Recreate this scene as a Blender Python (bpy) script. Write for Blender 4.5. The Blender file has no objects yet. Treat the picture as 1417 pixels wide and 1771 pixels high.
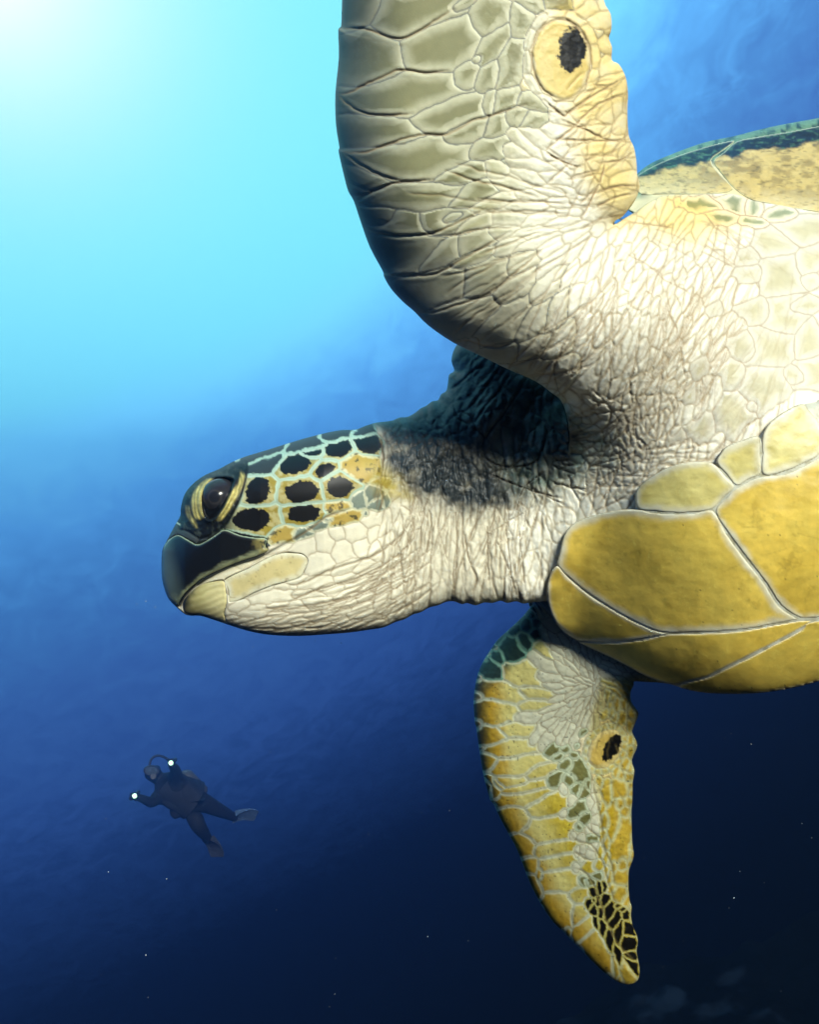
import bpy, math, time
import numpy as np
T0 = time.time()
R = math.radians
sc = bpy.context.scene
COL = sc.collection

# ------------------------------------------------------------------ camera
FPX, CX, CY = 1400.0, 708.5, 885.5          # focal length and centre, in photograph pixels
cam_d = bpy.data.cameras.new('camera')
cam = bpy.data.objects.new('camera', cam_d)
COL.objects.link(cam)
cam.location = (0, 0, 0)
cam.rotation_euler = (R(90), 0, 0)
cam_d.sensor_fit = 'VERTICAL'
cam_d.sensor_height = 24.0
cam_d.lens = 24.0 * FPX / 1771.0
cam_d.clip_start = 0.01
cam_d.clip_end = 500
sc.camera = cam

def ray(px, py):
    return np.array([(px - CX) / FPX, 1.0, -(py - CY) / FPX])
def unit(v):
    v = np.asarray(v, float)
    return v / np.linalg.norm(v)

# ------------------------------------------------------------------ world: open sea water lit from above
SUN_GLOW = unit(ray(-60, -130))
WATER_UP = unit(ray(-480, -960))
world = bpy.data.worlds.new('World')
sc.world = world
world.use_nodes = True
nt = world.node_tree
nt.nodes.clear()
def wn(t, **k):
    n = nt.nodes.new(t)
    for a, b in k.items():
        setattr(n, a, b)
    return n
def lin(c):
    c = np.asarray(c, float) / 255.0
    return np.where(c <= 0.04045, c / 12.92, ((c + 0.055) / 1.055) ** 2.4)
def dotn(vec, src):
    n = wn('ShaderNodeVectorMath', operation='DOT_PRODUCT')
    nt.links.new(src, n.inputs[0])
    n.inputs[1].default_value = tuple(float(q) for q in vec)
    return n.outputs['Value']
def mth(op, a, b=None, clamp=False):
    n = wn('ShaderNodeMath', operation=op, use_clamp=clamp)
    for i, v in enumerate((a, b)):
        if v is None: continue
        if isinstance(v, (int, float)): n.inputs[i].default_value = v
        else: nt.links.new(v, n.inputs[i])
    return n.outputs[0]
def rng(src, a, b, c=0.0, d=1.0):
    n = wn('ShaderNodeMapRange', clamp=True)
    nt.links.new(src, n.inputs[0])
    for i, v in enumerate((a, b, c, d)): n.inputs[i + 1].default_value = v
    return n.outputs[0]
tc = wn('ShaderNodeTexCoord')
nrm = wn('ShaderNodeVectorMath', operation='NORMALIZE')
nt.links.new(tc.outputs['Generated'], nrm.inputs[0])
D = nrm.outputs[0]
# ripples of the surface seen from below: noise laid on the plane of the surface, so it shrinks towards the horizon
up = WATER_UP
e1 = unit(np.cross(up, [0.3, 1, 0.2])); e2 = np.cross(up, e1)
hgt = mth('MAXIMUM', mth('ADD', dotn(up, D), 0.12), 0.05)
comb = wn('ShaderNodeCombineXYZ')
nt.links.new(mth('DIVIDE', dotn(e1, D), hgt), comb.inputs[0])
nt.links.new(mth('DIVIDE', dotn(e2, D), hgt), comb.inputs[1])
nz = wn('ShaderNodeTexNoise')
nz.inputs['Scale'].default_value = 17.0
nz.inputs['Detail'].default_value = 6
nz.inputs['Roughness'].default_value = 0.62
nz.inputs['Distortion'].default_value = 0.9
nt.links.new(comb.outputs[0], nz.inputs['Vector'])
RIP = mth('SUBTRACT', nz.outputs[0], 0.5)
ang0 = mth('ARCCOSINE', dotn(WATER_UP, D))
ripw = mth('MULTIPLY', rng(ang0, 0.72, 0.92), rng(ang0, 1.5, 1.05))
ang = mth('ADD', ang0, mth('MULTIPLY', mth('MULTIPLY', RIP, ripw), 0.20))
ramp = wn('ShaderNodeValToRGB')
A_MAX = 2.2
def a_of(px, py):
    return math.acos(float(np.dot(unit(ray(px, py)), WATER_UP)))
stops = [((400, 350), (137, 241, 255)), ((300, 620), (128, 230, 255)), ((12, 775), (119, 210, 252)), ((120, 900), (88, 160, 222)),
         ((195, 1015), (73, 130, 192)), ((120, 1200), (64, 106, 174)), ((60, 1400), (52, 88, 156)), ((20, 1560), (36, 66, 126)),
         ((400, 1600), (17, 31, 72)), ((1000, 1640), (9, 16, 46)), ((1350, 1740), (4, 6, 26))]
GAIN = [.97, 1.04, 1.22, 1.24, 1.18, 1.12, 1.06, .80, .45, .30, .2]
stops = sorted([(a_of(*p) / A_MAX, c, g) for (p, c), g in zip(stops, GAIN)])
el = ramp.color_ramp.elements
while len(el) < len(stops) + 1: el.new(0.5)
for i, (p, c, g) in enumerate(stops):
    el[i].position = p
    el[i].color = (*(lin(c) * np.array(g)), 1)
el[len(stops)].position = 1.0
el[len(stops)].color = (0.0006, 0.001, 0.006, 1)
nt.links.new(mth('DIVIDE', ang, A_MAX), ramp.inputs[0])
# glare of the sun through the surface
gang = mth('ARCCOSINE', dotn(SUN_GLOW, D))
glow = mth('POWER', rng(gang, 0.50, 0.0), 3.6)
mixg = wn('ShaderNodeMix', data_type='RGBA')
nt.links.new(glow, mixg.inputs['Factor'])
nt.links.new(ramp.outputs[0], mixg.inputs['A'])
mixg.inputs['B'].default_value = (1.3, 1.2, 1.22, 1)
bg = wn('ShaderNodeBackground')
bg.inputs['Strength'].default_value = 0.83
nt.links.new(mixg.outputs['Result'], bg.inputs['Color'])
wo = wn('ShaderNodeOutputWorld')
nt.links.new(bg.outputs[0], wo.inputs['Surface'])

# ------------------------------------------------------------------ sun lamp from the camera side, standing in for the unseen strobes
TO_LIGHT = unit([0.28, -0.80, 0.52])
sd_ = bpy.data.lights.new('strobe', 'SUN')
sd_.energy = 5.0
sd_.angle = R(12)
sd_.color = (1.0, 0.985, 0.83)
strobe = bpy.data.objects.new('strobe', sd_)
COL.objects.link(strobe)
from mathutils import Vector
strobe.rotation_euler = Vector(TO_LIGHT).to_track_quat('Z', 'Y').to_euler()
strobe.location = (1, -1, 1)

sc.view_settings.view_transform = 'Standard'
sc.view_settings.look = 'None'
sc.view_settings.exposure = 0.48
sc.view_settings.gamma = 1.0
sc.view_settings.use_curve_mapping = False
sc.render.engine = 'CYCLES'
sc.cycles.use_denoising = True
sc.cycles.max_bounces = 5
sc.cycles.diffuse_bounces = 2
sc.cycles.volume_bounces = 0

# ================================================================== numpy helpers
rs = np.random.RandomState(7)
F32 = np.float32
def sstep(a, b, x):
    t = np.clip((x - a) / (b - a), 0, 1)
    return t * t * (3 - 2 * t)
def mix(a, b, t):
    for q in (a, b):
        if np.ndim(t) and np.ndim(q) and np.shape(q)[-1] == 3 and np.shape(q) != np.shape(t):
            t = np.asarray(t)[..., None]
            break
    return a + (b - a) * t
def vnoise(x, y, s, seed):
    r = np.random.RandomState(seed)
    g = r.uniform(-1, 1, (256, 256)).astype(F32)
    u = x / s + 1000.37; v = y / s + 1000.71
    iu = np.floor(u).astype(int); iv = np.floor(v).astype(int)
    fu = u - iu; fv = v - iv
    fu = fu * fu * fu * (fu * (fu * 6 - 15) + 10); fv = fv * fv * fv * (fv * (fv * 6 - 15) + 10)
    a = g[iv & 255, iu & 255]; b = g[iv & 255, (iu + 1) & 255]
    c = g[(iv + 1) & 255, iu & 255]; d = g[(iv + 1) & 255, (iu + 1) & 255]
    return (a * (1 - fu) + b * fu) * (1 - fv) + (c * (1 - fu) + d * fu) * fv
def fbm(x, y, s, seed, n=4):
    o = 0; w = 1; t = 0
    for i in range(n):
        o = o + w * vnoise(x, y, s, seed + 17 * i); t += w
        w *= 0.55; s *= 0.5
    return o / t
def catmull(pts, closed=True, n=6):
    P = np.asarray(pts, float)
    m = len(P)
    out = []
    rngi = range(m) if closed else range(m - 1)
    for i in rngi:
        if closed:
            p0, p1, p2, p3 = P[i - 1], P[i], P[(i + 1) % m], P[(i + 2) % m]
        else:
            p0, p1, p2, p3 = P[max(i - 1, 0)], P[i], P[i + 1], P[min(i + 2, m - 1)]
        for k in range(n):
            t = k / n
            out.append(0.5 * ((2 * p1) + (-p0 + p2) * t + (2 * p0 - 5 * p1 + 4 * p2 - p3) * t * t + (-p0 + 3 * p1 - 3 * p2 + p3) * t ** 3))
    if not closed: out.append(P[-1])
    return np.array(out)
def view(x0, y0, s):
    return lambda pts: [(x0 + p[0] * s, y0 + p[1] * s) for p in pts]
V2 = view(560, 0, 570 / 1417); V3 = view(560, 300, 570 / 1417); V4 = view(980, 180, 437 / 1417)
V5 = view(640, 580, 480 / 1417); V6 = view(920, 680, 497 / 1417); V7 = view(780, 1030, 360 / 1417)
V8 = view(820, 1340, 320 / 1417); H1 = view(250, 680, 450 / 1417); HE = view(270, 780, 210 / 1240)
B2 = view(1050, 0, 367 / 1417); N5 = view(640, 560, 360 / 1417); C9 = view(900, 380, 517 / 1417); NJ = view(500, 800, 460 / 1417)
VS = {'V2': .40226, 'V3': .40226, 'V7': .25406, 'V8': .22583, 'H1': .31757, 'C9': .36486, 'N5': .25406, 'NJ': .32463, 'HE': .16935, 'V6': .35074}
VF = {'V2': V2, 'V3': V3, 'V7': V7, 'V8': V8, 'H1': H1, 'C9': C9, 'N5': N5, 'NJ': NJ, 'HE': HE, 'V6': V6}

def poly_sd(X, Y, P):
    """signed distance to a closed polygon (inside positive) on a regular grid"""
    shp = X.shape
    x = X.ravel().astype(F32); y = Y.ravel().astype(F32)
    best = np.full(x.shape, 1e9, F32)
    inside = np.zeros(x.shape, bool)
    n = len(P)
    for i in range(n):
        ax, ay = P[i]; bx, by = P[(i + 1) % n]
        dx, dy = bx - ax, by - ay
        L = dx * dx + dy * dy
        if L < 1e-9: continue
        t = np.clip(((x - ax) * dx + (y - ay) * dy) / L, 0, 1)
        d = (x - ax - t * dx) ** 2 + (y - ay - t * dy) ** 2
        np.minimum(best, d, out=best)
        if ay != by:
            c = ((ay > y) != (by > y)) & (x < (bx - ax) * (y - ay) / (by - ay) + ax)
            inside ^= c
    d = np.sqrt(best)
    return np.where(inside, d, -d).reshape(shp)
def soft_poly(X, Y, pts, w):
    """soft mask of a polygon, evaluated coarsely"""
    st = 4
    xs = X[0]; ys = Y[:, 0]
    cx = np.arange(xs[0] - st, xs[-1] + 2 * st, st * (xs[1] - xs[0])); cy = np.arange(ys[0] - st, ys[-1] + 2 * st, st * (ys[1] - ys[0]))
    GX, GY = np.meshgrid(cx, cy)
    sd = poly_sd(GX, GY, np.asarray(pts, float))
    return sstep(-w, w, bilin(sd, cx, cy, X, Y))
def bilin(A, xs, ys, X, Y):
    u = np.clip((X - xs[0]) / (xs[1] - xs[0]), 0, len(xs) - 1.001); v = np.clip((Y - ys[0]) / (ys[1] - ys[0]), 0, len(ys) - 1.001)
    iu = u.astype(int); iv = v.astype(int); fu = u - iu; fv = v - iv
    return (A[iv, iu] * (1 - fu) + A[iv, iu + 1] * fu) * (1 - fv) + (A[iv + 1, iu] * (1 - fu) + A[iv + 1, iu + 1] * fu) * fv
def blur(A, r, it=3):
    r = int(max(1, r))
    for _ in range(it):
        for ax in (0, 1):
            B = np.pad(A, [(r + 1, r) if k == ax else (0, 0) for k in (0, 1)], mode='edge')
            S = np.cumsum(B, axis=ax, dtype=np.float64)
            n = A.shape[ax]
            A = ((np.take(S, range(2 * r + 1, 2 * r + 1 + n), axis=ax) - np.take(S, range(0, n), axis=ax)) / (2 * r + 1))
    return A
def tps(ctrl):
    """smooth interpolation of depth values given at points"""
    C = np.asarray(ctrl, float)
    P = C[:, :2] / 1000.0; z = C[:, 2]
    def U(r2): return np.where(r2 > 0, 0.5 * r2 * np.log(r2 + 1e-20), 0)
    n = len(P)
    K = U(((P[:, None] - P[None]) ** 2).sum(-1)) + 2e-4 * np.eye(n)
    Q = np.c_[np.ones(n), P]
    A = np.zeros((n + 3, n + 3)); A[:n, :n] = K; A[:n, n:] = Q; A[n:, :n] = Q.T
    w = np.linalg.solve(A, np.r_[z, 0, 0, 0])
    def f(X, Y):
        st = 12.0
        cx = np.arange(X.min() - st, X.max() + 2 * st, st); cy = np.arange(Y.min() - st, Y.max() + 2 * st, st)
        GX, GY = np.meshgrid(cx / 1000, cy / 1000)
        r2 = (GX[..., None] - P[:, 0]) ** 2 + (GY[..., None] - P[:, 1]) ** 2
        G = (U(r2) * w[:n]).sum(-1) + w[n] + w[n + 1] * GX + w[n + 2] * GY
        return bilin(G, cx, cy, X, Y)
    return f

class Grid:
    def __init__(s, pts, h=1.6, pad=4):
        s.P = np.asarray(pts, float)
        x0, y0 = s.P.min(0) - pad * h; x1, y1 = s.P.max(0) + pad * h
        s.xs = np.arange(x0, x1, h); s.ys = np.arange(y0, y1, h); s.h = h
        s.X, s.Y = np.meshgrid(s.xs, s.ys)
        s.sd = poly_sd(s.X, s.Y, s.P)
        ib = blur(s.sd, 10 / h)
        w = sstep(6, 30, s.sd)
        s.sdb = s.sd * (1 - w) + np.minimum(ib, s.sd * 1.2) * w
    def at(s, A, X, Y):
        return bilin(A, s.xs, s.ys, X, Y)

def splat_cells(g, seeds, warp=1.6, wseed=3):
    """anisotropic cells: every seed (x, y, a, b, angle) owns the points it is nearest to in its own metric.
    returns the cell id and the distance in pixels to the cell's border"""
    X = g.X + warp * vnoise(g.X, g.Y, 9, wseed) + warp * 1.5 * vnoise(g.X, g.Y, 31, wseed + 5)
    Y = g.Y + warp * vnoise(g.X, g.Y, 9, wseed + 9) + warp * 1.5 * vnoise(g.X, g.Y, 31, wseed + 7)
    shp = X.shape
    F1 = np.full(shp, 9.0, F32); F2 = np.full(shp, 9.0, F32); ID = np.full(shp, -1, np.int32)
    G = [np.zeros(shp, F32) for _ in range(4)]
    for k, s in enumerate(seeds):
        x, y, a, b, th = s[:5]
        r = 2.4 * max(a, b) + 6
        i0 = max(0, int((x - r - g.xs[0]) / g.h)); i1 = min(shp[1], int((x + r - g.xs[0]) / g.h) + 1)
        j0 = max(0, int((y - r - g.ys[0]) / g.h)); j1 = min(shp[0], int((y + r - g.ys[0]) / g.h) + 1)
        if i1 <= i0 or j1 <= j0: continue
        sl = (slice(j0, j1), slice(i0, i1))
        c, sn = math.cos(th), math.sin(th)
        dx = (X[sl] - x).astype(F32); dy = (Y[sl] - y).astype(F32)
        u = (dx * c + dy * sn) / a; v = (-dx * sn + dy * c) / b
        d = np.sqrt(u * u + v * v) + 1e-4
        gx = (u * c / a - v * sn / b) / d; gy = (u * sn / a + v * c / b) / d
        f1 = F1[sl]; f2 = F2[sl]
        m1 = d < f1; m2 = (~m1) & (d < f2)
        f2[m1] = f1[m1]; G[2][sl][m1] = G[0][sl][m1]; G[3][sl][m1] = G[1][sl][m1]
        f1[m1] = d[m1]; G[0][sl][m1] = gx[m1]; G[1][sl][m1] = gy[m1]; ID[sl][m1] = k
        f2[m2] = d[m2]; G[2][sl][m2] = gx[m2]; G[3][sl][m2] = gy[m2]
    gr = np.sqrt((G[2] - G[0]) ** 2 + (G[3] - G[1]) ** 2) + 1e-3
    e = np.clip((F2 - F1) / gr, 0, 60)
    return ID, e, F1

def line_dist(g, lines, rad=14, jitter=0.8, seed=11):
    """distance to the nearest of a set of polylines; each is (points, strength)"""
    Dm = np.full(g.X.shape, rad, F32); S = np.zeros(g.X.shape, F32)
    X = g.X + jitter * vnoise(g.X, g.Y, 8, seed); Y = g.Y + jitter * vnoise(g.X, g.Y, 8, seed + 1)
    for pts, st in lines:
        P = catmull(pts, False, 4)
        L = np.r_[0, np.cumsum(np.hypot(*np.diff(P, axis=0).T))]; L /= L[-1] + 1e-9
        for i in range(len(P) - 1):
            (ax, ay), (bx, by) = P[i], P[i + 1]
            tp = st * min(1, 6 * min(L[i], 1 - L[i + 1]) + 0.35)
            i0 = max(0, int((min(ax, bx) - rad - g.xs[0]) / g.h)); i1 = min(len(g.xs), int((max(ax, bx) + rad - g.xs[0]) / g.h) + 2)
            j0 = max(0, int((min(ay, by) - rad - g.ys[0]) / g.h)); j1 = min(len(g.ys), int((max(ay, by) + rad - g.ys[0]) / g.h) + 2)
            if i1 <= i0 or j1 <= j0: continue
            sl = (slice(j0, j1), slice(i0, i1))
            dx, dy = bx - ax, by - ay
            LL = dx * dx + dy * dy
            if LL < 1e-9: continue
            t = np.clip(((X[sl] - ax) * dx + (Y[sl] - ay) * dy) / LL, 0, 1)
            d = np.hypot(X[sl] - ax - t * dx, Y[sl] - ay - t * dy)
            m = d < Dm[sl]
            Dm[sl][m] = d[m]; S[sl][m] = tp
    return Dm, S

def fill_seeds(fixed, region, size, n_try, rnd, spacing=1.27, fixed_gap=0.98):
    """scatter cells of the local size into a region, clear of the cells already there"""
    x0, y0, x1, y1 = region
    S = np.array([s[:5] for s in fixed], float).reshape(-1, 5)
    n0 = len(S)
    buf = np.zeros((n0 + n_try, 5)); buf[:n0] = S; n = n0
    TX = rnd.uniform(x0, x1, n_try); TY = rnd.uniform(y0, y1, n_try)
    for x, y in zip(TX, TY):
        sz = size(x, y)
        if sz is None: continue
        a, b, th = sz
        a *= rnd.uniform(0.75, 1.3); b *= rnd.uniform(0.8, 1.25); th += rnd.normal(0, 0.13)
        if n:
            B = buf[:n]
            near = (np.abs(B[:, 0] - x) < 160) & (np.abs(B[:, 1] - y) < 160)
            B = B[near]
            dx = x - B[:, 0]; dy = y - B[:, 1]
            c, s = np.cos(B[:, 4]), np.sin(B[:, 4])
            d1 = np.hypot((dx * c + dy * s) / B[:, 2], (-dx * s + dy * c) / B[:, 3])
            c, s = math.cos(th), math.sin(th)
            d2 = np.hypot((dx * c + dy * s) / a, (-dx * s + dy * c) / b)
            lim = np.where(np.nonzero(near)[0] < n0, fixed_gap, spacing)
            if len(B) and np.any(1 / (d1 + 1e-6) + 1 / (d2 + 1e-6) > lim): continue
        buf[n] = (x, y, a, b, th); n += 1
    return [tuple(r) for r in buf[n0:n]]
def cells(vw, rows, kind):
    s = VS[vw]; out = []
    for r in rows:
        x, y = VF[vw]([(r[0], r[1])])[0]
        k = r[5] if len(r) > 5 else kind
        out.append((x, y, r[2] * s, r[3] * s, R(r[4]), k))
    return out
def L(vw, *lines, st=1.0):
    return [(VF[vw](l), st) for l in lines]

# ------------------------------------------------------------------ mesh building
def new_mesh(name, V, Fq, mat, parent=None, cols=None, smooth=True):
    me = bpy.data.meshes.new(name)
    V = np.asarray(V, F32); Fq = np.asarray(Fq, np.int32)
    me.vertices.add(len(V)); me.vertices.foreach_set('co', V.ravel())
    k = Fq.shape[1]
    me.loops.add(Fq.size); me.loops.foreach_set('vertex_index', Fq.ravel())
    me.polygons.add(len(Fq)); me.polygons.foreach_set('loop_start', np.arange(0, Fq.size, k, dtype=np.int32))
    me.polygons.foreach_set('use_smooth', np.full(len(Fq), smooth))
    me.update(calc_edges=True)
    me.validate()
    if cols is not None:
        at = me.color_attributes.new('Col', 'FLOAT_COLOR', 'POINT')
        c = np.ones((len(V), 4), F32); c[:, :3] = cols
        at.data.foreach_set('color', c.ravel())
    o = bpy.data.objects.new(name, me)
    COL.objects.link(o)
    if mat: me.materials.append(mat)
    if parent is not None: o.parent = parent
    return o
def shell(g, zf, zb, col, base, colb=None):
    """closed shell over the outline of g: front sheet, back sheet, joined along the outline"""
    ins = g.sd > 0
    q = ins[:-1, :-1] | ins[1:, :-1] | ins[:-1, 1:] | ins[1:, 1:]
    use = np.zeros_like(ins); use[:-1, :-1] |= q; use[1:, :-1] |= q; use[:-1, 1:] |= q; use[1:, 1:] |= q
    gy, gx = np.gradient(g.sd, g.h)
    n = np.hypot(gx, gy) + 1e-6
    out = use & ~ins
    X = g.X.copy(); Y = g.Y.copy()
    X[out] -= (gx / n * g.sd)[out]; Y[out] -= (gy / n * g.sd)[out]
    idx = np.full(ins.shape, -1, np.int64)
    nf = int(use.sum()); idx[use] = np.arange(nf)
    idb = idx.copy()
    inn = use & ins
    nb = int(inn.sum()); idb[inn] = nf + np.arange(nb)
    zfm = np.where(out, zb, zf)
    zr = np.where(out, 0.5 * (zf + zb), zf)
    def pts(m, Z):
        x, y, z = X[m], Y[m], Z[m]
        return np.c_[(x - CX) / FPX * z, z, -(y - CY) / FPX * z]
    V = np.vstack([pts(use, zr), pts(inn, zb)]) - np.asarray(base)
    a, b, c, d = idx[:-1, :-1][q], idx[:-1, 1:][q], idx[1:, 1:][q], idx[1:, :-1][q]
    Ff = np.c_[a, d, c, b]
    a, b, c, d = idb[:-1, :-1][q], idb[:-1, 1:][q], idb[1:, 1:][q], idb[1:, :-1][q]
    Fb = np.c_[a, b, c, d]
    keep = ~(np.all(Fb < nf, axis=1))
    cb = col if colb is None else np.broadcast_to(np.asarray(colb, F32), col.shape)
    C = np.vstack([col[use], cb[inn]])
    return V, np.vstack([Ff, Fb[keep]]), C

def prof(t):
    t = np.clip(t, 0, 1)
    return np.sqrt(np.maximum(1 - (1 - t) ** 2, 0))
def c_(r, g_, b):
    return lin((r, g_, b)).astype(F32)
# ================================================================== materials
def mat_attr(name, rough=0.5, spec=0.35, bump=0.25, bscale=900, mott=0.10, sss=0.0):
    m = bpy.data.materials.new(name); m.use_nodes = True
    t = m.node_tree; t.nodes.clear()
    o = t.nodes.new('ShaderNodeOutputMaterial'); p = t.nodes.new('ShaderNodeBsdfPrincipled')
    t.links.new(p.outputs[0], o.inputs[0])
    a = t.nodes.new('ShaderNodeAttribute'); a.attribute_name = 'Col'
    tx = t.nodes.new('ShaderNodeTexCoord')
    n = t.nodes.new('ShaderNodeTexNoise'); n.inputs['Scale'].default_value = bscale; n.inputs['Detail'].default_value = 4
    t.links.new(tx.outputs['Object'], n.inputs['Vector'])
    n2 = t.nodes.new('ShaderNodeTexNoise'); n2.inputs['Scale'].default_value = bscale * 0.22; n2.inputs['Detail'].default_value = 5
    t.links.new(tx.outputs['Object'], n2.inputs['Vector'])
    mr = t.nodes.new('ShaderNodeMapRange'); mr.inputs[1].default_value = 0.3; mr.inputs[2].default_value = 0.7
    mr.inputs[3].default_value = 1 - mott; mr.inputs[4].default_value = 1 + mott
    t.links.new(n2.outputs[0], mr.inputs[0])
    mx = t.nodes.new('ShaderNodeVectorMath'); mx.operation = 'SCALE'
    t.links.new(a.outputs['Color'], mx.inputs[0]); t.links.new(mr.outputs[0], mx.inputs['Scale'])
    t.links.new(mx.outputs[0], p.inputs['Base Color'])
    b = t.nodes.new('ShaderNodeBump'); b.inputs['Strength'].default_value = bump; b.inputs['Distance'].default_value = 0.0006
    t.links.new(n.outputs[0], b.inputs['Height']); t.links.new(b.outputs[0], p.inputs['Normal'])
    p.inputs['Roughness'].default_value = rough
    p.inputs['Specular IOR Level'].default_value = spec
    if sss:
        p.inputs['Subsurface Weight'].default_value = sss
        p.inputs['Subsurface Radius'].default_value = (0.004, 0.003, 0.0015)
        p.inputs['Subsurface Scale'].default_value = 1.0
    return m
def mat_plain(name, col, rough=0.5, spec=0.4, emit=None, es=0, noise=0.0, nscale=40, metal=0):
    m = bpy.data.materials.new(name); m.use_nodes = True
    t = m.node_tree; p = t.nodes['Principled BSDF']
    p.inputs['Base Color'].default_value = (*col, 1); p.inputs['Roughness'].default_value = rough
    p.inputs['Specular IOR Level'].default_value = spec; p.inputs['Metallic'].default_value = metal
    if emit is not None:
        p.inputs['Emission Color'].default_value = (*emit, 1); p.inputs['Emission Strength'].default_value = es
    if noise:
        tx = t.nodes.new('ShaderNodeTexCoord'); n = t.nodes.new('ShaderNodeTexNoise')
        n.inputs['Scale'].default_value = nscale; n.inputs['Detail'].default_value = 5
        t.links.new(tx.outputs['Object'], n.inputs['Vector'])
        mr = t.nodes.new('ShaderNodeMapRange'); mr.inputs[3].default_value = 1 - noise; mr.inputs[4].default_value = 1 + noise
        t.links.new(n.outputs[0], mr.inputs[0])
        v = t.nodes.new('ShaderNodeVectorMath'); v.operation = 'SCALE'; v.inputs[0].default_value = col
        t.links.new(mr.outputs[0], v.inputs['Scale']); t.links.new(v.outputs[0], p.inputs['Base Color'])
    return m
M_SKIN = mat_attr('turtle_skin', 0.5, 0.3, 0.10, 900, 0.06)
M_SCUTE = mat_attr('turtle_scute', 0.42, 0.4, 0.15, 500, 0.10)
M_BEAK = mat_attr('turtle_beak', 0.36, 0.45, 0.12, 700, 0.08)

# ================================================================== the sea turtle
BASE = np.array([0.25, 0.62, -0.12])
turtle = bpy.data.objects.new('sea_turtle', None); COL.objects.link(turtle)
turtle.location = BASE; turtle.empty_display_size = 0.1
turtle['label'] = 'green sea turtle gliding past with pale belly, dark spotted head and yellow breastplate'
turtle['category'] = 'sea turtle'

WHITE = c_(226, 225, 212); CREAM = c_(214, 200, 160)
# ---- body surface (chest and breastplate) and near flipper, as depth at points of the picture
body_z = tps([(600, 100, .487), (800, 30, .472), (1050, 60, .482), (620, 350, .497), (850, 300, .477), (1040, 300, .492), (720, 500, .512), (900, 480, .482),
              (1060, 400, .508), (850, 620, .519), (1000, 600, .501), (1150, 500, .510), (960, 690, .532), (1180, 400, .545), (1300, 350, .590),
              (1417, 375, .597), (1300, 480, .548), (1417, 520, .556), (1200, 680, .522), (1380, 690, .522), (1060, 760, .550), (990, 850, .592),
              (940, 950, .606), (970, 1050, .622), (1110, 900, .552), (1300, 850, .520), (1417, 900, .515), (1620, 500, .57), (1620, 950, .53),
              (1050, 1120, .605), (1120, 1020, .565), (1280, 1020, .530), (1280, 1140, .553), (1417, 1100, .55), (1620, 1150, .60), (985, 790, .580), (600, -150, .475), (1040, -150, .47), (700, -450, .475), (980, -450, .47), (900, -750, .475), (2000, 700, .60), (2000, 950, .62), (1850, 1060, .60)])

# ---------------- head and neck
N_TOP = HE([(60, 1020), (100, 930), (190, 760), (245, 660), (250, 580), (290, 440), (380, 330), (500, 245), (640, 185), (760, 120), (900, 60)]) + \
    [(456, 780), (491, 769), (529, 757.5), (567, 748), (593, 743.5), (615, 743), (631, 737)] + \
    [(650, 731), (667, 729), (680, 727), (691, 722), (705, 721), (718, 714), (728, 706), (737, 702), (748, 694), (758, 692), (763, 682), (772, 676), (775, 662), (777, 648), (786, 641), (781, 624), (786, 604), (800, 590)]
N_OUT = N_TOP + [(860, 565), (1000, 590), (1080, 700), (1090, 900), (1040, 1010), (980, 1036), (940, 1040), (918, 1042), (905, 1044), (893, 1040), (878, 1043), (866, 1039), (852, 1043), (838, 1042), (823, 1047), (808, 1043), (799, 1045), (785, 1040), (772, 1041), (758, 1047),
    (742, 1051), (728, 1059), (714, 1063), (700, 1071), (684, 1076), (664, 1085), (640, 1089), (605, 1094), (567, 1097), (517, 1100), (466, 1098), (428, 1091), (390, 1079), (360, 1069), (345, 1065), (330, 1064.5), (318, 1061),
    (307, 1052), (291, 1035), (282, 1010), (279, 985)]
gN = Grid(catmull(N_OUT, True, 3))
X, Y = gN.X, gN.Y
zmidN = np.interp(X, [280, 450, 650, 800, 950, 1100], [.628, .634, .644, .660, .662, .66])
TN = np.interp(X, [278, 320, 380, 450, 560, 650, 720, 850, 1000], [.016, .028, .038, .046, .054, .050, .050, .056, .058])
RN = np.interp(X, [280, 400, 520, 650, 800, 1000], [55, 75, 95, 100, 100, 100]) * mix(1, .58, sstep(930, 1030, Y))
pN = prof(gN.sdb / RN)
pN = 1 - (1 - pN) * mix(1, .45, sstep(960, 1045, Y))
zN = zmidN - TN * pN
zNb = zmidN + TN * prof(gN.sdb / RN) * 0.9
# forms of the head
def bump_g(x, y, r, a, rx=1.0):
    return a * np.exp(-(((X - x) / (r * rx)) ** 2 + ((Y - y) / r) ** 2))
edge_ok = sstep(0, 22, gN.sd)
form = bump_g(366, 862, 34, .0075) + bump_g(520, 850, 75, .004, 1.3) + bump_g(440, 985, 55, .003, 1.6) - bump_g(660, 900, 40, .004, .5) + bump_g(850, 720, 45, .006)
zN = zN - form * edge_ok

wyN = sstep(705, 800, Y) * sstep(1042, 965, Y)
zN = mix(zN, body_z(X, Y), wyN * sstep(885, 985, X))
zN = zN + .004 * sstep(985, 1045, X) * wyN + .07 * sstep(1015, 1085, X)
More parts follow.
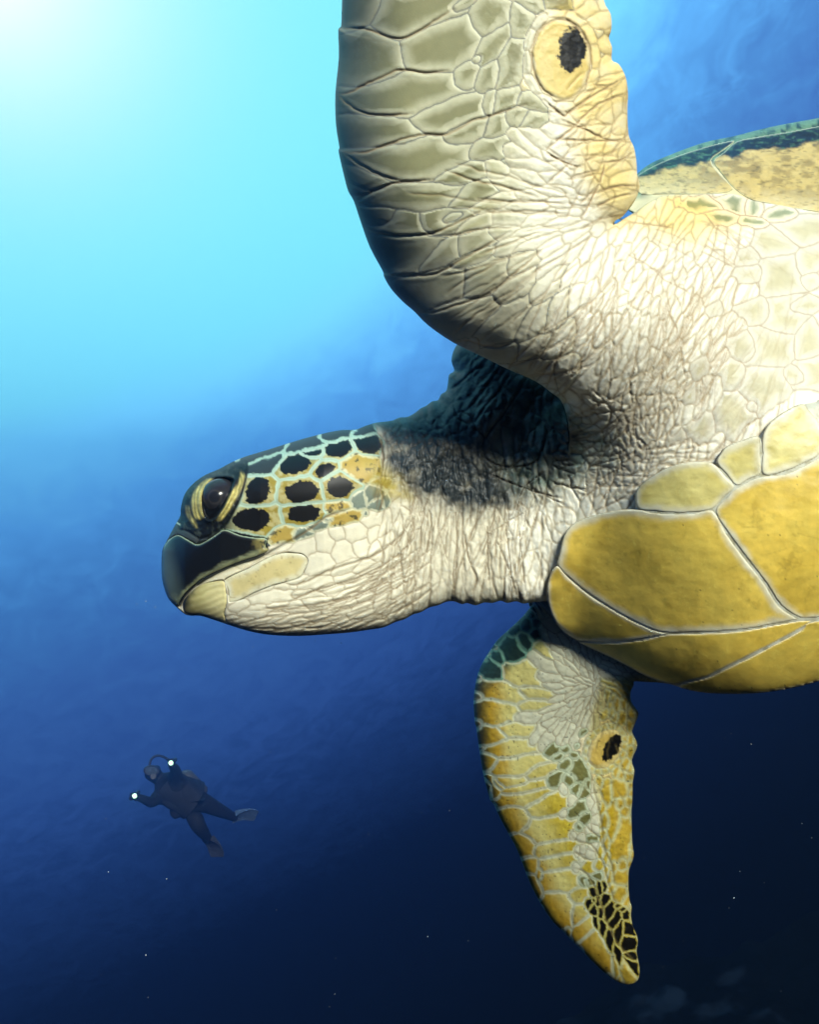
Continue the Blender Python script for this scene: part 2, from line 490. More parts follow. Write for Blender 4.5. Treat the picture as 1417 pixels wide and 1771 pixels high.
# ---------------- near flipper and chest
F_LEFT = [(905, -775), (840, -735), (750, -640), (675, -500), (625, -340), (600, -190), (594, -90), (591.5, 0), (590, 45), (585, 52), (586, 100), (580, 162), (581, 215), (587, 255), (585.5, 262), (594, 300), (602, 330), (612, 348), (624, 384), (640, 428), (662, 469), (664, 478), (676, 499), (696, 521), (717, 539), (741, 563), (785, 593), (837, 618), (882, 640), (926, 659), (954, 679)]
F_INT = [(975, 700), (985, 760), (968, 840), (922, 940), (912, 1030), (925, 1062), (945, 1090), (985, 1118), (1060, 1150), (1160, 1100), (1400, 1060), (1680, 1000), (1900, 920), (2030, 780), (2020, 600), (1850, 470), (1680, 425)]
F_TOPR = [(1550, 395), (1417, 368), (1360, 357), (1304, 347), (1270, 336), (1200, 336), (1160, 338), (1140, 342), (1120, 352), (1100, 366), (1082, 377), (1068, 386), (1061, 388)]
F_TRAIL = [(1066, 381), (1078, 374), (1099, 347), (1107.5, 322), (1103, 302), (1101.5, 278), (1097, 254), (1088, 233), (1086, 190), (1087, 161), (1083, 133), (1071, 111), (1059, 104), (1059.5, 82), (1054, 66), (1058.5, 50), (1057, 24), (1045, 0), (1042, -60), (1034, -170), (1018, -320), (995, -480), (965, -640), (935, -745)]
F_OUT = F_LEFT + F_INT + F_TOPR + F_TRAIL
gF = Grid(catmull(F_OUT, True, 3), 1.9)
X, Y = gF.X, gF.Y
zF = body_z(X, Y)
# rounding of the edges: thick at the leading edge, thin at the trailing edge, sunk behind the neck on the inner side
def open_sd(P, X, Y, rad):
    g_ = type('q', (), {})()
    class Q: pass
    q = Q(); q.X, q.Y, q.xs, q.ys, q.h = X, Y, X[0], Y[:, 0], X[0, 1] - X[0, 0]
    return line_dist(q, [(P, 1.0)], rad=rad, jitter=0)[0]
dL = open_sd(F_LEFT, X, Y, 150)
dT = open_sd(F_TRAIL, X, Y, 40)
dU = open_sd(F_TOPR, X, Y, 60)
dI = open_sd(F_INT, X, Y, 130)
lw = sstep(560, 430, Y)
lead = lw * .030 * (1 - prof(dL / 130)) + (1 - lw) * .015 * (1 - prof(dL / 60))
zF = zF + lead + .007 * (1 - prof(dT / 26)) + .016 * (1 - prof(dU / 48))
wyF = sstep(705, 800, Y)
zF = zF + (.045 * sstep(110, 0, dI) * sstep(970, 1050, Y) + .005 * sstep(70, 5, dI) * wyF + .022 * (1 - prof(dI / 55)) * (1 - wyF) * sstep(660, 700, Y)) * sstep(1300, 1150, X)
zFb = zF + .008 + .026 * prof(np.minimum(gF.sdb, 120) / 120) + .05 * sstep(400, 700, Y)
# the neck grows out of the chest
zN_onF = gN.at(zN, X, Y); inN = sstep(4, 90, gN.at(gN.sd, X, Y) + 60 * sstep(860, 960, Y))
zF_onN = gF.at(zF, gN.X, gN.Y); inF = sstep(4, 90, gN.sd + 60 * sstep(860, 960, gN.Y)) * sstep(-2, 12, gF.at(gF.sd, gN.X, gN.Y))
def blend(a, b, k):
    h = np.maximum(k - np.abs(a - b), 0) / np.maximum(k, 1e-6)
    return h * h * k / 4
kF = .012 * sstep(690, 760, Y); kN = .012 * sstep(690, 760, gN.Y)
zF = zF - blend(zF, zN_onF, kF) * inN
zN = zN - blend(zN, zF_onN, kN) * inF
JZ = [(930, 715), (1060, 715), (1090, 800), (1060, 900), (960, 1010), (915, 1010), (890, 900)]
vF = np.minimum(zF, np.where(gN.at(gN.sd, X, Y) > 0, gN.at(zN, X, Y), 9)); vN = np.minimum(zN, np.where(gF.at(gF.sd, gN.X, gN.Y) > 0, gF.at(zF, gN.X, gN.Y), 9))
zF_ = zF + (blur(vF, 14, 3) - vF) * soft_poly(X, Y, JZ, 22)
zN = zN + (blur(vN, 14, 3) - vN) * soft_poly(gN.X, gN.Y, JZ, 22) * sstep(30, 60, gN.sd)
zF = zF_

# ---------------- far flipper
R_OUT = V7([(560, 60), (540, 80), (500, 130), (440, 190), (380, 245), (320, 300), (270, 370), (225, 440), (185, 530), (162, 640), (155, 740), (165, 870), (172, 885), (187, 1000), (210, 1150), (222, 1215), (240, 1290), (265, 1378)]) + \
    V8([(130, 200), (160, 240), (200, 330), (265, 450), (330, 570), (400, 750), (450, 870), (540, 1030), (620, 1140), (690, 1205), (760, 1280), (820, 1335), (920, 1440), (1030, 1540), (1110, 1590), (1190, 1605), (1255, 1575), (1272, 1500), (1262, 1430), (1248, 1350), (1258, 1280), (1250, 1230), (1220, 1160), (1205, 1080), (1210, 1010), (1196, 970), (1188, 900), (1185, 800), (1192, 720), (1226, 620), (1215, 520), (1208, 300), (1215, 200)]) + \
    V7([(1240, 1290), (1240, 1270), (1252, 1190), (1234, 1120), (1272, 1020), (1240, 940), (1240, 910), (1280, 810), (1262, 770), (1230, 720), (1225, 660), (1247, 610), (1250, 585), (1310, 588), (1400, 590)]) + [(1190, 1178), (1190, 1100), (1100, 1030), (980, 1000), (925, 1030)]
gR = Grid(catmull(R_OUT, True, 3))
far_z = tps([(930, 1060, .655), (1080, 1180, .628), (1150, 1180, .630), (1100, 1080, .64), (860, 1120, .682), (830, 1220, .690), (960, 1250, .660), (1090, 1250, .655), (860, 1400, .698), (980, 1400, .676), (1090, 1400, .682),
             (960, 1580, .73), (1050, 1560, .712), (1095, 1680, .735)])
zR = far_z(gR.X, gR.Y)
lobe = prof(gR.sd / np.interp(gR.X - (gR.Y - 1200) * 0.25, [820, 1050, 1100], [52, 40, 16]))
zR = zR + .014 * (1 - lobe)
zRb = far_z(gR.X, gR.Y) + .016 + .010 * lobe

print('layers', time.time() - T0)
# ================================================================== patterns
J_RND = np.random.RandomState(5)
ARM = (1075, 372)
def join_size(x, y):            # small puckered skin where neck and shoulder meet
    if x < 880 or x > 1170 or y < 690 or y > 1060: return None
    if y > 880 and x > 985: return None
    if x < 960:
        return (24, 8, R(88 + 8 * math.sin(x * .05)))
    if y > 850: return (15, 10, R(60))
    return (12, 6.5, R(-25 + 70 * math.sin(x * .021 + y * .017)))
join_cells = [s + ('skin',) for s in fill_seeds([], (880, 690, 1170, 1060), join_size, 6000, J_RND)]

# ---- flipper and chest
F_big = cells('V2', [
    (195, 255, 140, 135, 0), (110, 40, 110, 90, 0), (400, 55, 200, 95, -22), (495, 190, 165, 105, -15), (345, 402, 265, 82, -5), (215, 575, 190, 70, 3), (545, 485, 150, 68, -20),
    (360, 682, 270, 82, -3), (165, 765, 115, 42, 22), (615, 570, 95, 42, -20), (705, 645, 85, 42, -22), (600, 738, 105, 36, -18), (390, 848, 230, 52, 0), (265, 950, 160, 50, 10),
    (500, 945, 120, 46, -14), (620, 850, 95, 40, -20), (720, 65, 85, 72, -60), (852, 92, 68, 44, 80), (725, 182, 95, 40, -52), (815, 268, 100, 46, -66), (612, 330, 62, 46, -60), (705, 335, 65, 38, -50),
    (895, 15, 55, 30, 20), (1015, 15, 60, 36, 5), (600, 15, 55, 22, -30), (770, 432, 58, 34, -40), (712, 442, 30, 44, 10), (910, 440, 50, 34, 20), (830, 505, 46, 28, -20), (905, 512, 52, 28, -10), (740, 545, 55, 36, -40), (660, 255, 24, 14, -40)], 'big') + \
    cells('V3', [(300, 212, 165, 50, 6), (520, 195, 95, 38, -15), (325, 350, 165, 85, 3), (490, 362, 105, 38, -32), (645, 290, 75, 36, -25), (450, 500, 195, 72, -10), (690, 450, 115, 66, -32), (850, 380, 70, 38, -40),
                 (565, 632, 178, 74, -18), (762, 650, 120, 62, -32), (812, 490, 88, 42, -42), (748, 782, 100, 40, -8), (905, 640, 85, 46, -42), (900, 748, 80, 38, -28), (890, 842, 80, 34, -6), (1000, 600, 75, 33, -52), (1020, 720, 85, 38, -42), (1050, 832, 65, 34, -22), (965, 480, 85, 32, -50)], 'big')
F_dark = {(195, 255), (110, 40), (215, 575), (165, 765)}
def ring(c, n, k, a, b, kind):
    out = []
    x, y, A, B_, th = c[:5]
    for i in range(n):
        ph = 2 * math.pi * i / n
        u, v = A * k * math.cos(ph), B_ * k * math.sin(ph)
        tu, tv = -A * math.sin(ph), B_ * math.cos(ph)
        out.append((x + u * math.cos(th) - v * math.sin(th), y + u * math.sin(th) + v * math.cos(th), a, b, th + math.atan2(tv, tu), kind))
    return out
claw_cell = cells('V2', [(1022, 255, 165, 122, 85)], 'claw')
claw_cell += ring(claw_cell[0], 12, 1.2, 24, 7.5, 'skin')
F_chest = cells('C9', [(1240, 265, 80, 78, 60), (1255, 455, 85, 72, -60), (1195, 615, 95, 80, -35), (1160, 790, 105, 85, -35), (1010, 920, 95, 70, -55), (860, 995, 70, 52, -50), (1190, 110, 85, 55, 10), (1345, 40, 100, 60, 8), (730, 1045, 55, 36, -15),
                       (585, 1105, 48, 30, 0), (600, 1040, 42, 26, 10), (1000, 740, 50, 60, -60), (1110, 430, 42, 70, -75), (1050, 600, 45, 80, -68), (1085, 260, 35, 50, 80), (920, 420, 26, 40, 85), (845, 700, 32, 42, -70), (1075, 170, 40, 45, 60), (1390, 190, 50, 80, 60), (1385, 290, 45, 28, 10), (1370, 570, 75, 50, -60), (1320, 740, 40, 70, -80), (1330, 410, 30, 90, 80), (1400, 740, 60, 110, 90), (490, 1300, 50, 36, -25), (1100, 885, 22, 30, 30), (800, 845, 40, 28, -30), (695, 880, 38, 28, 0), (470, 1060, 36, 24, 20), (520, 1165, 38, 26, 20), (290, 1210, 50, 36, 30), (180, 1290, 44, 40, 0), (240, 1400, 60, 36, -20)], 'chest')
F_edge = cells('C9', [(870, -75, 90, 28, 8, 'marg'), (1010, -85, 75, 40, 8, 'marg'), (1110, -70, 45, 36, 0, 'marg'), (1250, -30, 70, 40, 10, 'marg'), (960, -15, 60, 26, 12, 'marg'), (1100, 15, 55, 20, 10, 'marg')], 'marg')
def f_size(x, y):
    dx, dy = ARM[0] - x, ARM[1] - y
    r = math.hypot(dx, dy)
    if y > 1060 or x > 1900: return None
    if y < -15: return (44, 22, R(-15)) if x < 900 else (26, 15, R(-40))
    if x < 600 and y > 330: return None
    if 880 < x < 1160 and 700 < y < 1060: return None
    strip = (x > 955 + max(0, (y - 250) * 0.5)) and y < 390 and x < 1110
    if strip:
        return (24, 12, R(-28 + 40 * math.sin(x * .03 + y * .02)))
    if x > 1330: return (30, 24, R(-60))
    th = math.atan2(dy, dx)
    if x < 1020 or (y < 520 and x < 1075):
        a = np.interp(r, [0, 90, 300, 450], [16, 26, 34, 34]); b = np.interp(r, [0, 120, 300, 450], [6, 8.5, 12, 14])
        return (a, b, th - R(6))
    t2 = R(np.interp(x, [1020, 1100, 1250, 1350], [-62, -72, -62, -60]) + 14 * math.sin(y * .025 + x * .02))
    return (np.interp(x, [1020, 1200, 1330], [20, 19, 28]), np.interp(x, [1020, 1200, 1330], [6.5, 7, 13]), t2)
fixF = F_big + claw_cell + F_chest + F_edge + [s for s in join_cells if s[0] > 900]
F_fill = [s + ('skin',) for s in fill_seeds(fixF, (580, -760, 1900, 1060), f_size, 34000, np.random.RandomState(9), fixed_gap=1.03)]
seedsF = fixF + F_fill
print('seeds F', len(seedsF), time.time() - T0)

def rand_lines(rnd, n, box, direct, length, bend=0.25, ok=None):
    out = []
    while len(out) < n:
        x = rnd.uniform(box[0], box[2]); y = rnd.uniform(box[1], box[3])
        if ok is not None and not ok(x, y): continue
        Lh = rnd.uniform(*length); p = [(x, y)]; off = rnd.normal(0, bend)
        for k in range(int(Lh / 14)):
            th = direct(p[-1][0], p[-1][1]) + off + rnd.normal(0, .10)
            p.append((p[-1][0] + 14 * math.cos(th), p[-1][1] + 14 * math.sin(th)))
        if len(p) > 2: out.append((p, rnd.uniform(.35, 1.0)))
    return out
rl = np.random.RandomState(21)
chest_dir = lambda x, y: R(np.interp(x, [950, 1100, 1250, 1417], [150, 118, 118, 112]) + 6 * math.sin(y * .02))
linesF = rand_lines(rl, 110, (1030, 420, 1340, 760), chest_dir, (60, 230), .30)
linesF += rand_lines(rl, 46, (1060, 400, 1330, 520), chest_dir, (180, 380), .10)
linesF += rand_lines(rl, 36, (880, 330, 1060, 560), lambda x, y: math.atan2(y - ARM[1], x - ARM[0]), (80, 220), .07)
linesF += rand_lines(rl, 16, (1150, 400, 1417, 700), lambda x, y: R(115), (120, 330), .16)
linesF += rand_lines(rl, 30, (960, 690, 1160, 850), lambda x, y: R(160), (40, 150), .6)
linesF += rand_lines(rl, 45, (1060, 760, 1330, 840), lambda x, y: R(165), (60, 200), .22)
linesF += rand_lines(rl, 26, (1070, 380, 1417, 440), lambda x, y: R(28), (50, 150), .2)
linesF += rand_lines(rl, 40, (985, 120, 1100, 380), lambda x, y: R(150), (30, 90), .45)
linesF += L('V2', [(950, 430), (1030, 500), (1060, 480), (1130, 430), (1300, 330)], [(960, 640), (1060, 560), (1180, 450), (1310, 400)], [(1030, 520), (1130, 560), (1220, 600), (1310, 610)], [(1000, 600), (1220, 605), (1315, 600)],
            [(1215, 670), (1190, 780), (1150, 860), (1110, 940)], [(1110, 720), (1040, 700), (960, 660)], [(1190, 700), (1270, 690), (1340, 650)], [(1180, 830), (1270, 800), (1355, 800)], [(1160, 900), (1250, 850), (1340, 830)], st=1.3)
linesF += L('V2', [(60, 405), (120, 460), (190, 490), (280, 496), (380, 490)], [(85, 655), (180, 655), (280, 620), (370, 590), (450, 578), (520, 580), (580, 555), (640, 520), (690, 510), (740, 490), (870, 450)],
            [(130, 845), (180, 840), (240, 810), (310, 785), (400, 780), (470, 772)], [(85, 655), (160, 710), (250, 755), (330, 778)], [(80, 125), (175, 125), (250, 150), (330, 168), (400, 140), (480, 90), (560, 40)],
            [(60, 405), (110, 400), (190, 360), (280, 320), (330, 302), (440, 312), (530, 305)], st=.9)
linesF += L('V3', [(180, 240), (260, 262), (330, 270), (400, 265), (480, 255), (560, 220), (700, 150)], [(260, 430), (340, 440), (420, 440), (500, 425), (580, 380), (700, 310), (800, 250)], [(385, 595), (470, 597), (560, 570), (650, 540), (740, 495), (870, 390), (960, 310)], [(560, 724), (620, 720), (690, 740), (760, 745), (830, 720)], st=.9)

cc_ = claw_cell[0]
linesF.append(([(cc_[0] + cc_[2] * 1.03 * math.cos(t) * math.cos(cc_[4]) - cc_[3] * 1.03 * math.sin(t) * math.sin(cc_[4]), cc_[1] + cc_[2] * 1.03 * math.cos(t) * math.sin(cc_[4]) + cc_[3] * 1.03 * math.sin(t) * math.cos(cc_[4])) for t in np.linspace(0, 2 * math.pi, 25)], 1.0))
KIND = {   # centre, border, where the border fades (px), relief (mm), crease colour
    'big':   (c_(132, 132, 98), c_(188, 188, 162), (0, 26), 1.5, c_(84, 88, 92)),
    'bigd':  (c_(92, 104, 88), c_(140, 148, 132), (2, 13), 1.5, c_(60, 68, 66)),
    'claw':  (c_(212, 194, 128), c_(222, 214, 180), (2, 12), 1.8, c_(120, 104, 70)),
    'chest': (c_(188, 183, 154), c_(204, 202, 188), (2, 24), 1.3, c_(150, 128, 100)),
    'marg':  (c_(140, 148, 120), c_(220, 214, 190), (3, 15), 1.0, c_(150, 120, 96)),
    'skin':  (WHITE, c_(206, 200, 180), (0, 5), 1.0, c_(132, 120, 94)),
    'neckd': (c_(50, 56, 58), c_(38, 43, 46), (0, 4), 1.7, c_(16, 19, 22)),
    'spot':  (c_(10, 11, 15), c_(176, 180, 150), (2.5, 5.5), .5, c_(150, 160, 140)),
    'dspot': (c_(42, 48, 52), c_(150, 180, 164), (1.6, 4), .5, c_(140, 172, 160)),
    'yell':  (c_(164, 142, 70), c_(190, 188, 150), (2, 5), .5, c_(170, 176, 150)),
    'grey':  (c_(110, 122, 112), c_(196, 198, 176), (1.5, 4), .6, c_(150, 150, 124)),
    'jaw':   (c_(208, 204, 184), c_(202, 197, 178), (1, 5), .65, c_(138, 122, 92)),
    'fy':    (c_(196, 176, 80), c_(206, 208, 178), (2.2, 6), 1.1, c_(176, 186, 160)),
    'fp':    (c_(214, 206, 148), c_(206, 210, 186), (2.2, 6), 1.0, c_(160, 150, 110)),
    'fb':    (c_(14, 14, 14), c_(170, 160, 70), (1.5, 3), .8, c_(176, 182, 140)),
    'fg':    (c_(112, 112, 66), c_(186, 198, 172), (2.0, 6.5), .9, c_(140, 150, 124)),
    'fd':    (c_(36, 54, 52), c_(120, 160, 144), (1.5, 5), 1.0, c_(120, 150, 136)),
    'fs':    (c_(206, 208, 184), c_(198, 200, 178), (0, 3), .8, c_(142, 122, 84)),
}
KN = list(KIND)
def kind_fields(seeds, ID, e, wob):
    ki = np.array([KN.index(s[5]) for s in seeds] + [KN.index('skin')])[ID]
    T = lambda j: np.array([KIND[k][j] for k in KN], F32)
    C, B, W, Hh, LC = T(0)[ki], T(1)[ki], T(2)[ki], T(3)[ki], T(4)[ki]
    rv = np.random.RandomState(2).uniform(-1, 1, len(seeds) + 1).astype(F32)[ID]
    ee = e + wob
    t = sstep(W[..., 0], W[..., 1], ee)
    col = mix(B, C * (1 + 0.07 * rv[..., None]), t)
    return ki, col, Hh * .001, LC, rv

X, Y = gF.X, gF.Y
ID, e, F1 = splat_cells(gF, seedsF, 1.1, 3)
for i, s in enumerate(seedsF):
    pass
ki, col, hh, lc, rv = kind_fields(seedsF, ID, e, 1.2 * vnoise(X, Y, 6, 77))
seam = sstep(2.0, 0.4, e)
relief = hh * (1 - np.exp(-e / 4.0)) * np.where(ki == KN.index('skin'), .62, .46)
# far from the flipper's edge the pigment is pale: big scales lose their olive towards the shoulder
fade = sstep(330, 640, Y + (X - 700) * 0.25)
isbig = (ki == KN.index('big'))[..., None]
col = np.where(isbig, mix(col, c_(214, 210, 184), (0.75 * fade)), col)
col = np.where(isbig, mix(col, mix(c_(206, 202, 180), WHITE, sstep(0, 14, e)), .8 * sstep(850, 985, X) * sstep(330, 430, Y)), col)
isk = (ki == KN.index('skin'))
col = mix(col, mix(c_(204, 202, 176), c_(170, 168, 132), sstep(2, 12, e)), isk * sstep(1000, 830, X + .12 * (Y - 250)) * sstep(640, 430, Y))
# dark grey-green pigment of the leading edge, its turn from the light painted in
lead_d = sstep(1.0, .05, (dL + 14 * fbm(X, Y, 40, 5)) / np.interp(Y, [0, 120, 220, 420, 600], [150, 150, 140, 125, 60])) * sstep(700, 560, Y) * np.interp(Y, [0, 150, 220], [.8, .85, 1])
cellshade = sstep(-0.3, 0.9, rv) * 0.0
col = mix(col, np.where(isbig, c_(54, 66, 70), c_(70, 80, 80)), np.clip(lead_d * 0.9, 0, 1))
# yellow tinge of the trailing edge and of the fold below the shell
ypoly = [(955, 40), (985, 200), (1010, 290), (1040, 360), (1062, 395), (1120, 400), (1200, 420), (1290, 385), (1200, 330), (1110, 300), (1110, -20), (960, -20)]
ym = soft_poly(X, Y, ypoly, 34) * (0.95 + 0.5 * fbm(X, Y, 30, 8))
col = mix(col, col * np.array([1.0, .83, .44], F32), np.clip(ym, 0, 1) * np.where(ki == KN.index('claw'), .3, 1))
# claw scale and its black mark
spx, spy = V2([(1068, 215)])[0]
q = np.hypot((X - spx + 0.10 * (Y - spy)) / 24, (Y - spy) / 38) + 0.26 * fbm(X, Y, 13, 31) + .10 * vnoise(X, Y, 3.2, 33)
col = mix(col, c_(12, 13, 14), sstep(1.06, .94, q) * (ki == KN.index('claw')))
# creases
Dl, Sl = line_dist(gF, linesF, 12)
g1 = Sl * np.exp(-(Dl / 1.8) ** 2) * np.where(ki == KN.index('chest'), .4, 1)
relief = relief - .0008 * g1 + .0003 * Sl * np.exp(-((Dl - 6) / 4) ** 2)
col = mix(col, lc, np.clip(seam * np.where(ki == KN.index('skin'), .42, np.where(ki == KN.index('chest'), .6, .8)), 0, 1))
col = mix(col, mix(c_(150, 126, 92), c_(110, 70, 58), sstep(.1, .5, fbm(X, Y, 60, 44)) * sstep(680, 760, Y)), np.clip(g1 * .75, 0, 1))
# dark neck pigment, with the shade below the flipper and in the pit painted in
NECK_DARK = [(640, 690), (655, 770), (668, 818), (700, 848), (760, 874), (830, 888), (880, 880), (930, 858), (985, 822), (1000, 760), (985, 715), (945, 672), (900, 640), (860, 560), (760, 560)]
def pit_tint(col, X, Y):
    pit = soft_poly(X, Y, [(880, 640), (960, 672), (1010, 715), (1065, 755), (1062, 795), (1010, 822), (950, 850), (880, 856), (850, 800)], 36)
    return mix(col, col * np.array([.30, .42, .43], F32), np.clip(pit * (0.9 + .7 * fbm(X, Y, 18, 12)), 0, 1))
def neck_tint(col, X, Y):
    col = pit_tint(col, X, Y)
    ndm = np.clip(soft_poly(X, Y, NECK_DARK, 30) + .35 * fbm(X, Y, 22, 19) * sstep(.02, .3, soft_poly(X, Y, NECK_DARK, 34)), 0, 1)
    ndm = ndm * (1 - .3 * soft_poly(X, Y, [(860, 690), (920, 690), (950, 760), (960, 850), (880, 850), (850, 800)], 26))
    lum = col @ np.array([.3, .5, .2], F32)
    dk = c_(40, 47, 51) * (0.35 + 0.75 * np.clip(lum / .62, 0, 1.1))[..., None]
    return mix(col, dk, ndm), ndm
colt, ndmF = neck_tint(col, X, Y)
inner_side = sstep(0, 60, Y - 690 - .2 * (X - 960)) * sstep(1100, 1040, X)
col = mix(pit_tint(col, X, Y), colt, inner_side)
wr = fbm(X, Y, 26, 55)
relief = relief + .0004 * wr * sstep(760, 900, X) + .00022 * fbm(X, Y, 7, 56) * sstep(800, 1000, X) * (ki != KN.index('chest'))
stain = sstep(.42, .62, fbm(X, Y, 16, 91)) * .30
col = mix(col, c_(170, 130, 80), stain * (seam * .8 + .08))
zF_d = zF - relief * sstep(0, 7, gF.sd)
colF = np.clip(col, 0, 1)
V1, Q1, K1 = shell(gF, zF_d, np.maximum(zFb, zF_d + .004), colF, BASE, (.09, .10, .09))
print('F done', time.time() - T0)
# ---- head and neck pattern
HEADC = cells('H1', [
    (615, 535, 92, 76, -58, 'spot'), (585, 692, 125, 74, -4, 'spot'), (662, 392, 92, 46, -30, 'dspot'), (815, 392, 102, 56, -14, 'spot'), (856, 535, 98, 66, -10, 'spot'), (868, 655, 96, 54, -4, 'spot'),
    (985, 420, 62, 42, -20, 'spot'), (1065, 508, 88, 66, 8, 'spot'), (912, 322, 62, 24, -12, 'spot'), (872, 282, 102, 36, -12, 'dspot'), (1055, 305, 78, 48, -12, 'spot'), (1215, 280, 78, 58, 10, 'spot'),
    (1050, 225, 95, 30, -14, 'dspot'), (668, 325, 105, 26, -20, 'dspot'), (1190, 212, 60, 30, -10, 'dspot'), (1195, 405, 100, 62, 5, 'yell'), (1048, 622, 58, 30, -8, 'yell'), (1085, 675, 85, 32, -8, 'yell'),
    (1160, 582, 34, 46, 30, 'grey'), (1240, 540, 36, 48, 30, 'grey'), (1262, 606, 34, 26, 0, 'grey'), (1200, 656, 16, 14, 0, 'grey'), (1325, 585, 20, 26, 0, 'grey'), (1300, 480, 26, 60, 85, 'yell'), (760, 772, 60, 40, -12, 'yell'), (850, 768, 52, 24, -10, 'grey'), (940, 725, 50, 18, -20, 'grey'), (1000, 690, 30, 12, -20, 'grey'),
    (870, 842, 72, 44, -15, 'jaw'), (985, 822, 50, 50, 0, 'jaw'), (1072, 852, 66, 62, -30, 'jaw'), (950, 925, 72, 62, -32, 'jaw'), (1145, 768, 56, 44, 0, 'jaw'), (1058, 772, 46, 30, 0, 'jaw'), (1240, 690, 44, 36, 0, 'jaw'),
    (1085, 952, 62, 30, -18, 'jaw'), (930, 1032, 72, 30, -12, 'jaw'), (1015, 1072, 52, 26, -5, 'jaw'), (955, 1142, 80, 28, -8, 'jaw'), (820, 1170, 62, 26, 0, 'jaw'), (1180, 832, 40, 46, 40, 'jaw'), (670, 985, 215, 62, -20, 'jaw'), (700, 1110, 90, 30, -10, 'jaw'), (600, 1190, 70, 26, -15, 'jaw'), (500, 1165, 50, 24, -10, 'jaw'), (360, 1130, 110, 85, 20, 'jaw'),
    (350, 940, 150, 90, -20, 'neckd'), (200, 960, 90, 120, 0, 'neckd'), (390, 560, 130, 110, -60, 'spot'), (1320, 790, 26, 40, 70, 'jaw'), (480, 860, 130, 80, -20, 'neckd')], 'jaw')
NECKC = cells('N5', [(1030, 600, 52, 48, 0, 'grey'), (1030, 745, 70, 72, 0, 'grey'), (1090, 870, 70, 56, 0, 'grey'), (1070, 420, 30, 36, 0, 'grey'), (1100, 525, 26, 26, 0, 'grey'), (985, 545, 22, 22, 0, 'grey'), (945, 610, 26, 22, 0, 'grey'), (905, 520, 34, 50, 60, 'neckd'), (800, 630, 26, 24, 0, 'neckd'), (1050, 1010, 56, 44, 0, 'grey'), (1130, 650, 24, 30, 0, 'grey'), (930, 660, 26, 36, 60, 'neckd'), (1110, 600, 22, 24, 0, 'grey')], 'grey')
def n_size(x, y):
    if x < 385: return None
    if x > 900 and y > 700: return None
    if x > 1060 or y < 570: return None
    if x < 470 and y < 1070: return None
    dark = y < np.interp(x, [640, 700, 800, 870, 960], [800, 832, 862, 850, 805])
    head = x < 655 and y < np.interp(x, [385, 480, 560, 620, 655], [965, 945, 915, 893, 868])
    if head: return None
    if dark:
        if x < 770: return (10, 7.5, R(60 + 30 * math.sin(x * .1))) if y < 775 else (18, 6.5, R(96 + (x - 700) * .1))
        return (24, 9, R(-48)) if y < 760 - (x - 770) * .1 else (22, 8, R(80))
    # throat: rows that run along the jaw, turning upright on the neck
    t = sstep(560, 745, x + (y - 950) * -0.55)
    th = mix(R(-9 - (x - 480) * .06), R(-88), float(t))
    ed = np.interp(y, [900, 1020, 1090], [1.0, .85, .55])
    return (float(np.interp(t, [0, .5, 1], [19, 14, 26])) * ed ** .3, float(np.interp(t, [0, 1], [6.5, 8])) * ed, th)
seedsN0 = HEADC + NECKC + [s for s in join_cells if s[0] < 1090]
seedsN = seedsN0 + [s + ('jaw',) for s in fill_seeds(seedsN0, (385, 570, 1060, 1105), n_size, 24000, np.random.RandomState(15))]
print('seeds N', len(seedsN), time.time() - T0)
rl = np.random.RandomState(33)
wrinkle = lambda x, y: R(88 + (x - 800) * 0.02 + 10 * math.sin(y * .012 + x * .004))
linesN = rand_lines(rl, 34, (670, 815, 960, 900), wrinkle, (90, 230), .10)
linesN += rand_lines(rl, 40, (680, 780, 960, 1000), wrinkle, (40, 130), .18)
linesN += rand_lines(rl, 40, (655, 730, 800, 820), wrinkle, (40, 110), .20)
linesN += rand_lines(rl, 30, (820, 780, 980, 900), lambda x, y: R(100), (40, 140), .5)
jawdir = lambda x, y: R(-8 - max(0, x - 520) * .14)
linesN += rand_lines(rl, 46, (420, 985, 640, 1095), jawdir, (60, 190), .06, ok=lambda x, y: y > 1060 - (x - 400) * .30)
linesN += L('N5', [(570, 440), (640, 380), (720, 310), (790, 290)], [(660, 590), (740, 500), (820, 390), (890, 290)], [(710, 680), (790, 560), (880, 460), (960, 330)], [(760, 830), (830, 720), (920, 600), (1040, 420), (1060, 380)], [(700, 700), (780, 780), (740, 860)],
            [(640, 600), (700, 650), (720, 750)], [(570, 560), (600, 640), (680, 690)], [(750, 890), (860, 960), (1000, 975), (1130, 940), (1180, 840), (1220, 690)], [(760, 1000), (830, 1030), (980, 1090), (1150, 1150), (1300, 1190)], [(1000, 1300), (1040, 1130), (1180, 1010)], [(930, 900), (880, 1030)], [(70, 760), (90, 900), (80, 1010), (60, 1100)], st=1.5)
linesN += L('NJ', [(490, 0), (488, 120), (500, 200), (470, 280)], [(0, 420), (120, 350), (200, 290), (320, 250)], [(0, 660), (100, 630), (200, 580), (350, 530), (480, 480), (600, 380), (690, 250)], [(0, 740), (120, 690), (250, 650), (400, 600), (540, 520), (650, 420), (700, 330)], [(60, 780), (220, 740), (400, 690), (540, 610), (620, 540)], [(740, 230), (760, 330), (720, 520)], [(890, 230), (895, 420), (890, 600), (875, 720)], [(930, 350), (960, 520), (1000, 620), (975, 700)], [(1060, 300), (1060, 520), (1070, 650)], [(1100, 400), (1170, 560), (1210, 700)], [(1150, 320), (1180, 520), (1180, 690)], [(1220, 300), (1240, 480), (1260, 680)], st=1.1)
X, Y = gN.X, gN.Y
ID, e, F1 = splat_cells(gN, seedsN, 1.3, 40)
jag = 1.5 * vnoise(X, Y, 5, 61) + .9 * vnoise(X, Y, 2.6, 62)
ki, col, hh, lc, rv = kind_fields(seedsN, ID, e, jag)
